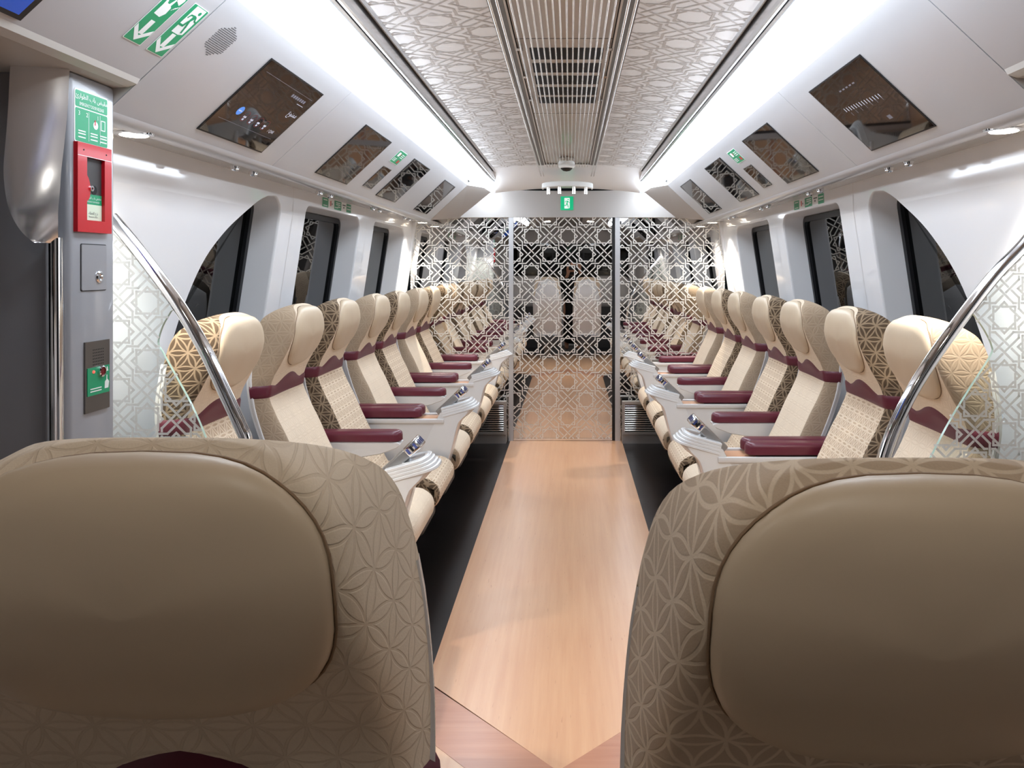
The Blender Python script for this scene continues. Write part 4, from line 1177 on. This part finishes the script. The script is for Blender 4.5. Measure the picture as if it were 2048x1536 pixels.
# ================================================================== CEILING GRILLE
t = thing('ceiling_grille', 'long ceiling grille of thin bright rods over a beige panel, along the middle', 'ceiling grille', (0, 0, 2.251))
mb = MB(); mb.box((-.178, Y0, -.008), (.178, 6.1, .0), 0)
VY = [(a*1.09, b*1.09) for a, b in [(2.545, 2.685), (2.735, 2.865), (2.915, 3.05), (3.10, 3.24), (3.28, 3.40)]]
mb.build('backing_panel', ['beige_panel'], t, 0)
for y0, y1 in VY:
    mb = MB(); mb.box((-.127, y0, -.0095), (.142, y1, -.0085)); mb.build('vent_slot', 'gap_black', t, 0)
mb = MB(); mb.box((-.178, 2.66, -.0088), (.178, 2.664, -.0082)); mb.box((-.178, 3.95, -.0088), (.178, 3.954, -.0082)); mb.box((-.178, 2.05, -.0088), (.178, 2.0535, -.0082)); mb.build('panel_joint', 'gap_black', t, 0)
nr = 16
for k in range(nr):
    x = -.152+.304*k/(nr-1); mb = MB(); mb.tube([(x, Y0, -.036), (x, 5.85, -.036)], .0031, 8); mb.build('rod', 'rod', t, 60)
for s in (-1, 1):
    for x in (.184, .205):
        mb = MB(); mb.tube([(s*x, Y0, -.034), (s*x, 5.98, -.09)], .0042, 8); mb.build('edge_rail', 'rod', t, 60)
    mb = MB(); mb.box((min(s*.168, s*.177), Y0, -.012), (max(s*.168, s*.177), 5.8, -.006)); mb.box((min(s*.177, s*.224), Y0, -.022), (max(s*.177, s*.224), 5.86, -.018), 1); mb.build('edge_channel', ['gap_black', 'dark_steel'], t, 0)
for y in (2.72, 3.12, 3.55):
    for s in (-1, 1):
        mb = MB(); mb.box((s*.160-.012, y, -.026), (s*.160+.012, y+.03, -.010)); mb.build('clip', 'chrome', t, 0)
# dome camera
t = thing('dome_camera', 'small white dome camera on the end of the ceiling grille', 'camera', (-.005, 5.55, 2.19))
fr = Frame((0, 0, 0), (1, 0, 0), (0, -1, 0))
mb = MB(); mb.lathe([(.05, -.05), (.056, -.045), (.056, -.02), (.060, -.016), (.060, .012), (.052, .022), (.046, .024)], fr, 24); mb.build('housing', 'sign_white', t, 40)
mb = MB(); mb.lathe([(.046, .020), (.04, .030), (.026, .042), (.001, .047)], fr, 20); mb.build('dome', 'black', t, 60)
# curved chrome hand ring with four pegs at the end of the grille
t = thing('handhold_ring', 'curved chrome ring with four short pegs at the end of the ceiling grille', 'handhold', (0, 5.95, 2.05))
mb = MB(); out = [(.198*math.sin(a), -.10*math.cos(a)+.10, .012*math.cos(a)) for a in [-PI/2*1.12+PI*1.12*k/28 for k in range(29)]]
rows = []
for x, y, z in out: rows.append([(x, y, z+.058), (x*1.02, y-.006, z+.054), (x*1.02, y-.006, z+.022), (x, y, z+.016), (x*.96, y+.006, z+.02), (x*.96, y+.006, z+.056)])
mb.grid(rows, close=True); mb.build('ring', 'sign_white', t, 40)
mb = MB(); out2 = [(.19*math.cos(2*PI*k/32), .10+.09*math.sin(2*PI*k/32)) for k in range(32)]
mb.add([(x, y, .034) for x, y in out2], [tuple(range(32))[::-1]]); mb.build('ring_plate', 'steel', t, 0)
for x in (-.148, -.062, .050, .143):
    mb = MB(); y = .10-.10*math.sqrt(max(0, 1-(x/.2)**2)); mb.tube([(x, y+.02, .04), (x, y+.02, -.028)], .014, 14); mb.build('peg', 'rod', t, 40)
# exit sign on the header
t = thing('exit_sign', 'square green exit sign with a white running figure, on the steel header', 'exit sign', (-.005, 6.404, 1.985))
fr = Frame((0, 0, 0), (1, 0, 0), (0, 0, 1))
mb = MB(); mb.slab(fr, rrect(-.053, -.057, .053, .057, .004), -.008, .004, 0); man(mb, fr, -.002, 0, .088, .0042, 1, 0); mb.build('sign_plate', ['exit_green', 'exit_white'], t, 0)
# floor heater grilles at the foot of the partition
for s, nm in ((-1, 'on the pillar side'), (1, 'opposite the pillar')):
    x0, x1 = (.505, 1.10) if s < 0 else (.45, 1.05)
    t = thing('floor_vent', 'steel louvred vent at the foot of the mirrored partition, %s' % nm, 'vent', (s*(x0+x1)/2, 6.36, 0)); hw = (x1-x0)/2
    mb = MB(); fr = Frame((0, -.055, 0), (1, 0, 0), (0, 0, 1))
    for a, b, c_, d_ in ((-hw, .08, hw, .10), (-hw, .325, hw, .35), (-hw, .10, -hw+.02, .325), (hw-.02, .10, hw, .325)): mb.slab(fr, rect(a, b, c_, d_), -.06, .0)
    mb.build('vent_frame', 'steel', t, 0)
    mb = MB(); mb.slab(fr, rect(-hw+.01, .09, hw-.01, .34), -.09, -.035); mb.build('backing', 'gap_black', t, 0)
    for k in range(12):
        z = .112+k*.0182; mb = MB(); mb.tube([(-hw+.018, -.055+.012, z), (hw-.018, -.055+.012, z)], .0052, 8); mb.build('louvre', 'rod', t, 60)
    mb = MB(); mb.box((-hw, -.03, 0), (hw, .08, .08)); mb.build('plinth', 'steel', t, 0)

# recessed lamps over the vestibule, in the plain ceiling behind the viewer
for x, nm in ((-.36, 'pillar side'), (.36, 'opposite the pillar')):
    t = thing('downlight', 'round white downlight in the vestibule ceiling, %s' % nm, 'downlight', (x, .1, cz(.36)))
    fr = Frame((0, 0, 0), (1, 0, 0), (0, -1, 0))
    mb = MB(); mb.lathe([(.05, .002), (.058, .003), (.062, 0)], fr, 24); mb.build('trim_ring', 'soft_white', t, 40)
    mb = MB(); mb.lathe([(.05, .002), (.001, .003)], fr, 24); mb.build('lens', 'lens', t, 40)
    la = bpy.data.lights.new('vestibule_lamp', 'AREA'); la.shape = 'DISK'; la.size = .12; la.energy = 1.7; la.color = (1, .96, .90)
    lo = bpy.data.objects.new('vestibule_lamp', la); COL.objects.link(lo); lo.parent = t; lo.location = (0, 0, -.012)

# ================================================================== THE PHOTOGRAPHER (seen only in the mirror)
def skin_mesh(name, chains, mats, sub=2):
    """chains: list of lists of (point, radius); a chain starts at an existing point to branch from it"""
    bm = bmesh.new(); idx = {}; V = []; Rr = []; E = []
    for ch in chains:
        prev = None
        for pnt, r in ch:
            k = tuple(round(c, 5) for c in pnt)
            if k not in idx: idx[k] = len(V); V.append(pnt); Rr.append(r)
            if prev is not None: E.append((prev, idx[k]))
            prev = idx[k]
    bm.free()
    me = bpy.data.meshes.new(name); me.from_pydata(V, E, []); o = bpy.data.objects.new(name, me); COL.objects.link(o)
    md = o.modifiers.new('skin', 'SKIN'); md.use_smooth_shade = True
    for sv, r in zip(me.skin_vertices[0].data, Rr): sv.radius = (r, r) if not isinstance(r, tuple) else r
    me.skin_vertices[0].data[0].use_root = True
    sd = o.modifiers.new('sub', 'SUBSURF'); sd.levels = sub; sd.render_levels = sub
    dg = bpy.context.evaluated_depsgraph_get(); m2 = bpy.data.meshes.new_from_object(o.evaluated_get(dg))
    bpy.data.objects.remove(o); m2.materials.clear(); m2.materials.append(M[mats])
    m2.polygons.foreach_set('material_index', [0]*len(m2.polygons)); m2.shade_smooth()
    o = bpy.data.objects.new(name, m2); COL.objects.link(o); return o
PB0 = Vector((.06, -.60, 0))
t = thing('person', 'person in black clothes and dark head covering holding up a phone, mirrored in the door', 'person', PB0)
pel, che, nek = (0, 0, .84), (0, .05, 1.12), (0, .08, 1.31)
def arm(sx, wrist, elbow): return [((0, .06, 1.24), .085), ((sx*.16, .06, 1.25), .055), (elbow, .040), (wrist, .026)]
WL, WR = (-.075, .50, 1.33), (.125, .50, 1.385)
EL, ER = (-.21, .24, 1.06), (.22, .24, 1.08)
def hand(w, sx):
    """palm and five bent fingers closing on the phone edge"""
    palm = (w[0]+sx*-.006, w[1]+.03, w[2]+.055)
    C_ = [[(w, .026), (palm, .030)]]
    for k, (dx, L) in enumerate(((-.024, .060), (-.008, .070), (.009, .066), (.025, .052))):
        b = (palm[0]+dx, palm[1]+.004, palm[2]+.028); m_ = (b[0]-sx*.004, b[1]+.014, b[2]+L*.55); e_ = (b[0]-sx*.010, b[1]-.008, b[2]+L*.85)
        C_.append([(palm, .030), (b, .0095), (m_, .0085), (e_, .007)])
    th = (palm[0]-sx*.036, palm[1]-.012, palm[2]+.012); C_.append([(palm, .030), (th, .011), ((th[0]-sx*.016, th[1]-.004, th[2]+.030), .0085)])
    return C_
chains = [[(pel, (.13, .10)), (che, (.14, .10)), ((0, .06, 1.24), .085), (nek, .05), ((0, .09, 1.40), .075), ((0, .095, 1.49), .085), ((0, .09, 1.56), .06)],
          arm(-1, WL, EL), arm(1, WR, ER)]
for sx in (-1, 1): chains.append([(pel, (.13, .10)), ((sx*.09, 0, .80), .085), ((sx*.10, .02, .45), .058), ((sx*.10, -.01, .09), .040), ((sx*.10, .13, .045), .034)])
chains += hand(WL, -1) + hand(WR, 1)
b = skin_mesh('body', chains, 'skin'); b.parent = t
cl = [[(pel, (.155, .125)), (che, (.165, .125)), ((0, .06, 1.24), .105), (nek, .07)],
      [((0, .06, 1.24), .105), ((-.16, .06, 1.25), .072), (EL, .058), ((WL[0]-.004, WL[1]-.03, WL[2]-.03), .042)], [((0, .06, 1.24), .105), ((.16, .06, 1.25), .072), (ER, .058), ((WR[0]+.004, WR[1]-.03, WR[2]-.03), .042)],
      [(pel, (.155, .125)), ((0, .01, .45), (.17, .13)), ((0, .01, .10), (.18, .14))]]
c = skin_mesh('robe', cl, 'black_cloth'); c.parent = t
hd = skin_mesh('head_covering', [[((0, .06, 1.28), .095), ((0, .060, 1.39), .098), ((0, .052, 1.50), .108), ((0, .055, 1.58), .100), ((0, .055, 1.635), .06)]], 'black_cloth'); hd.parent = t
for sx in (-1, 1):
    mb = MB(); mb.lathe([(.001, .006), (.008, .003), (.011, -.004), (.009, -.012)], Frame((sx*.031, .166, 1.512), (-1, 0, 0), (0, 0, 1)), 12); e = mb.build('eye', 'hair', None, 60); e.parent = t
    mb = MB(); mb.tube([(sx*.015, .170, 1.534), (sx*.032, .168, 1.540), (sx*.048, .158, 1.534)], [.003, .004, .002], 8); e = mb.build('eyebrow', 'hair', t, 60)
mb = MB(); mb.tube([(0, .166, 1.520), (0, .180, 1.498), (0, .190, 1.482), (0, .178, 1.476)], [.006, .008, .012, .009], 10); mb.build('nose', 'skin', t, 60)
mb = MB(); mb.tube([(-.022, .166, 1.448), (0, .174, 1.446), (.022, .166, 1.448)], [.002, .006, .002], 8); mb.build('mouth', 'deep_red', t, 60)
ph = thing('smartphone', 'black phone held upright between two hands, mirrored in the door', 'phone', (CX+.055, -.045, 1.445))
mb = MB(); mb.rbox((-.076, -.004, -.037), (.076, .004, .037), .0035); mb.build('phone_body', 'black', ph, 40)
mb = MB(); mb.slab(Frame((0, -.0042, 0), (1, 0, 0), (0, 0, 1)), rect(-.070, -.033, .070, .033), 0, .0004); mb.build('screen', 'monitor_glass', ph, 0)
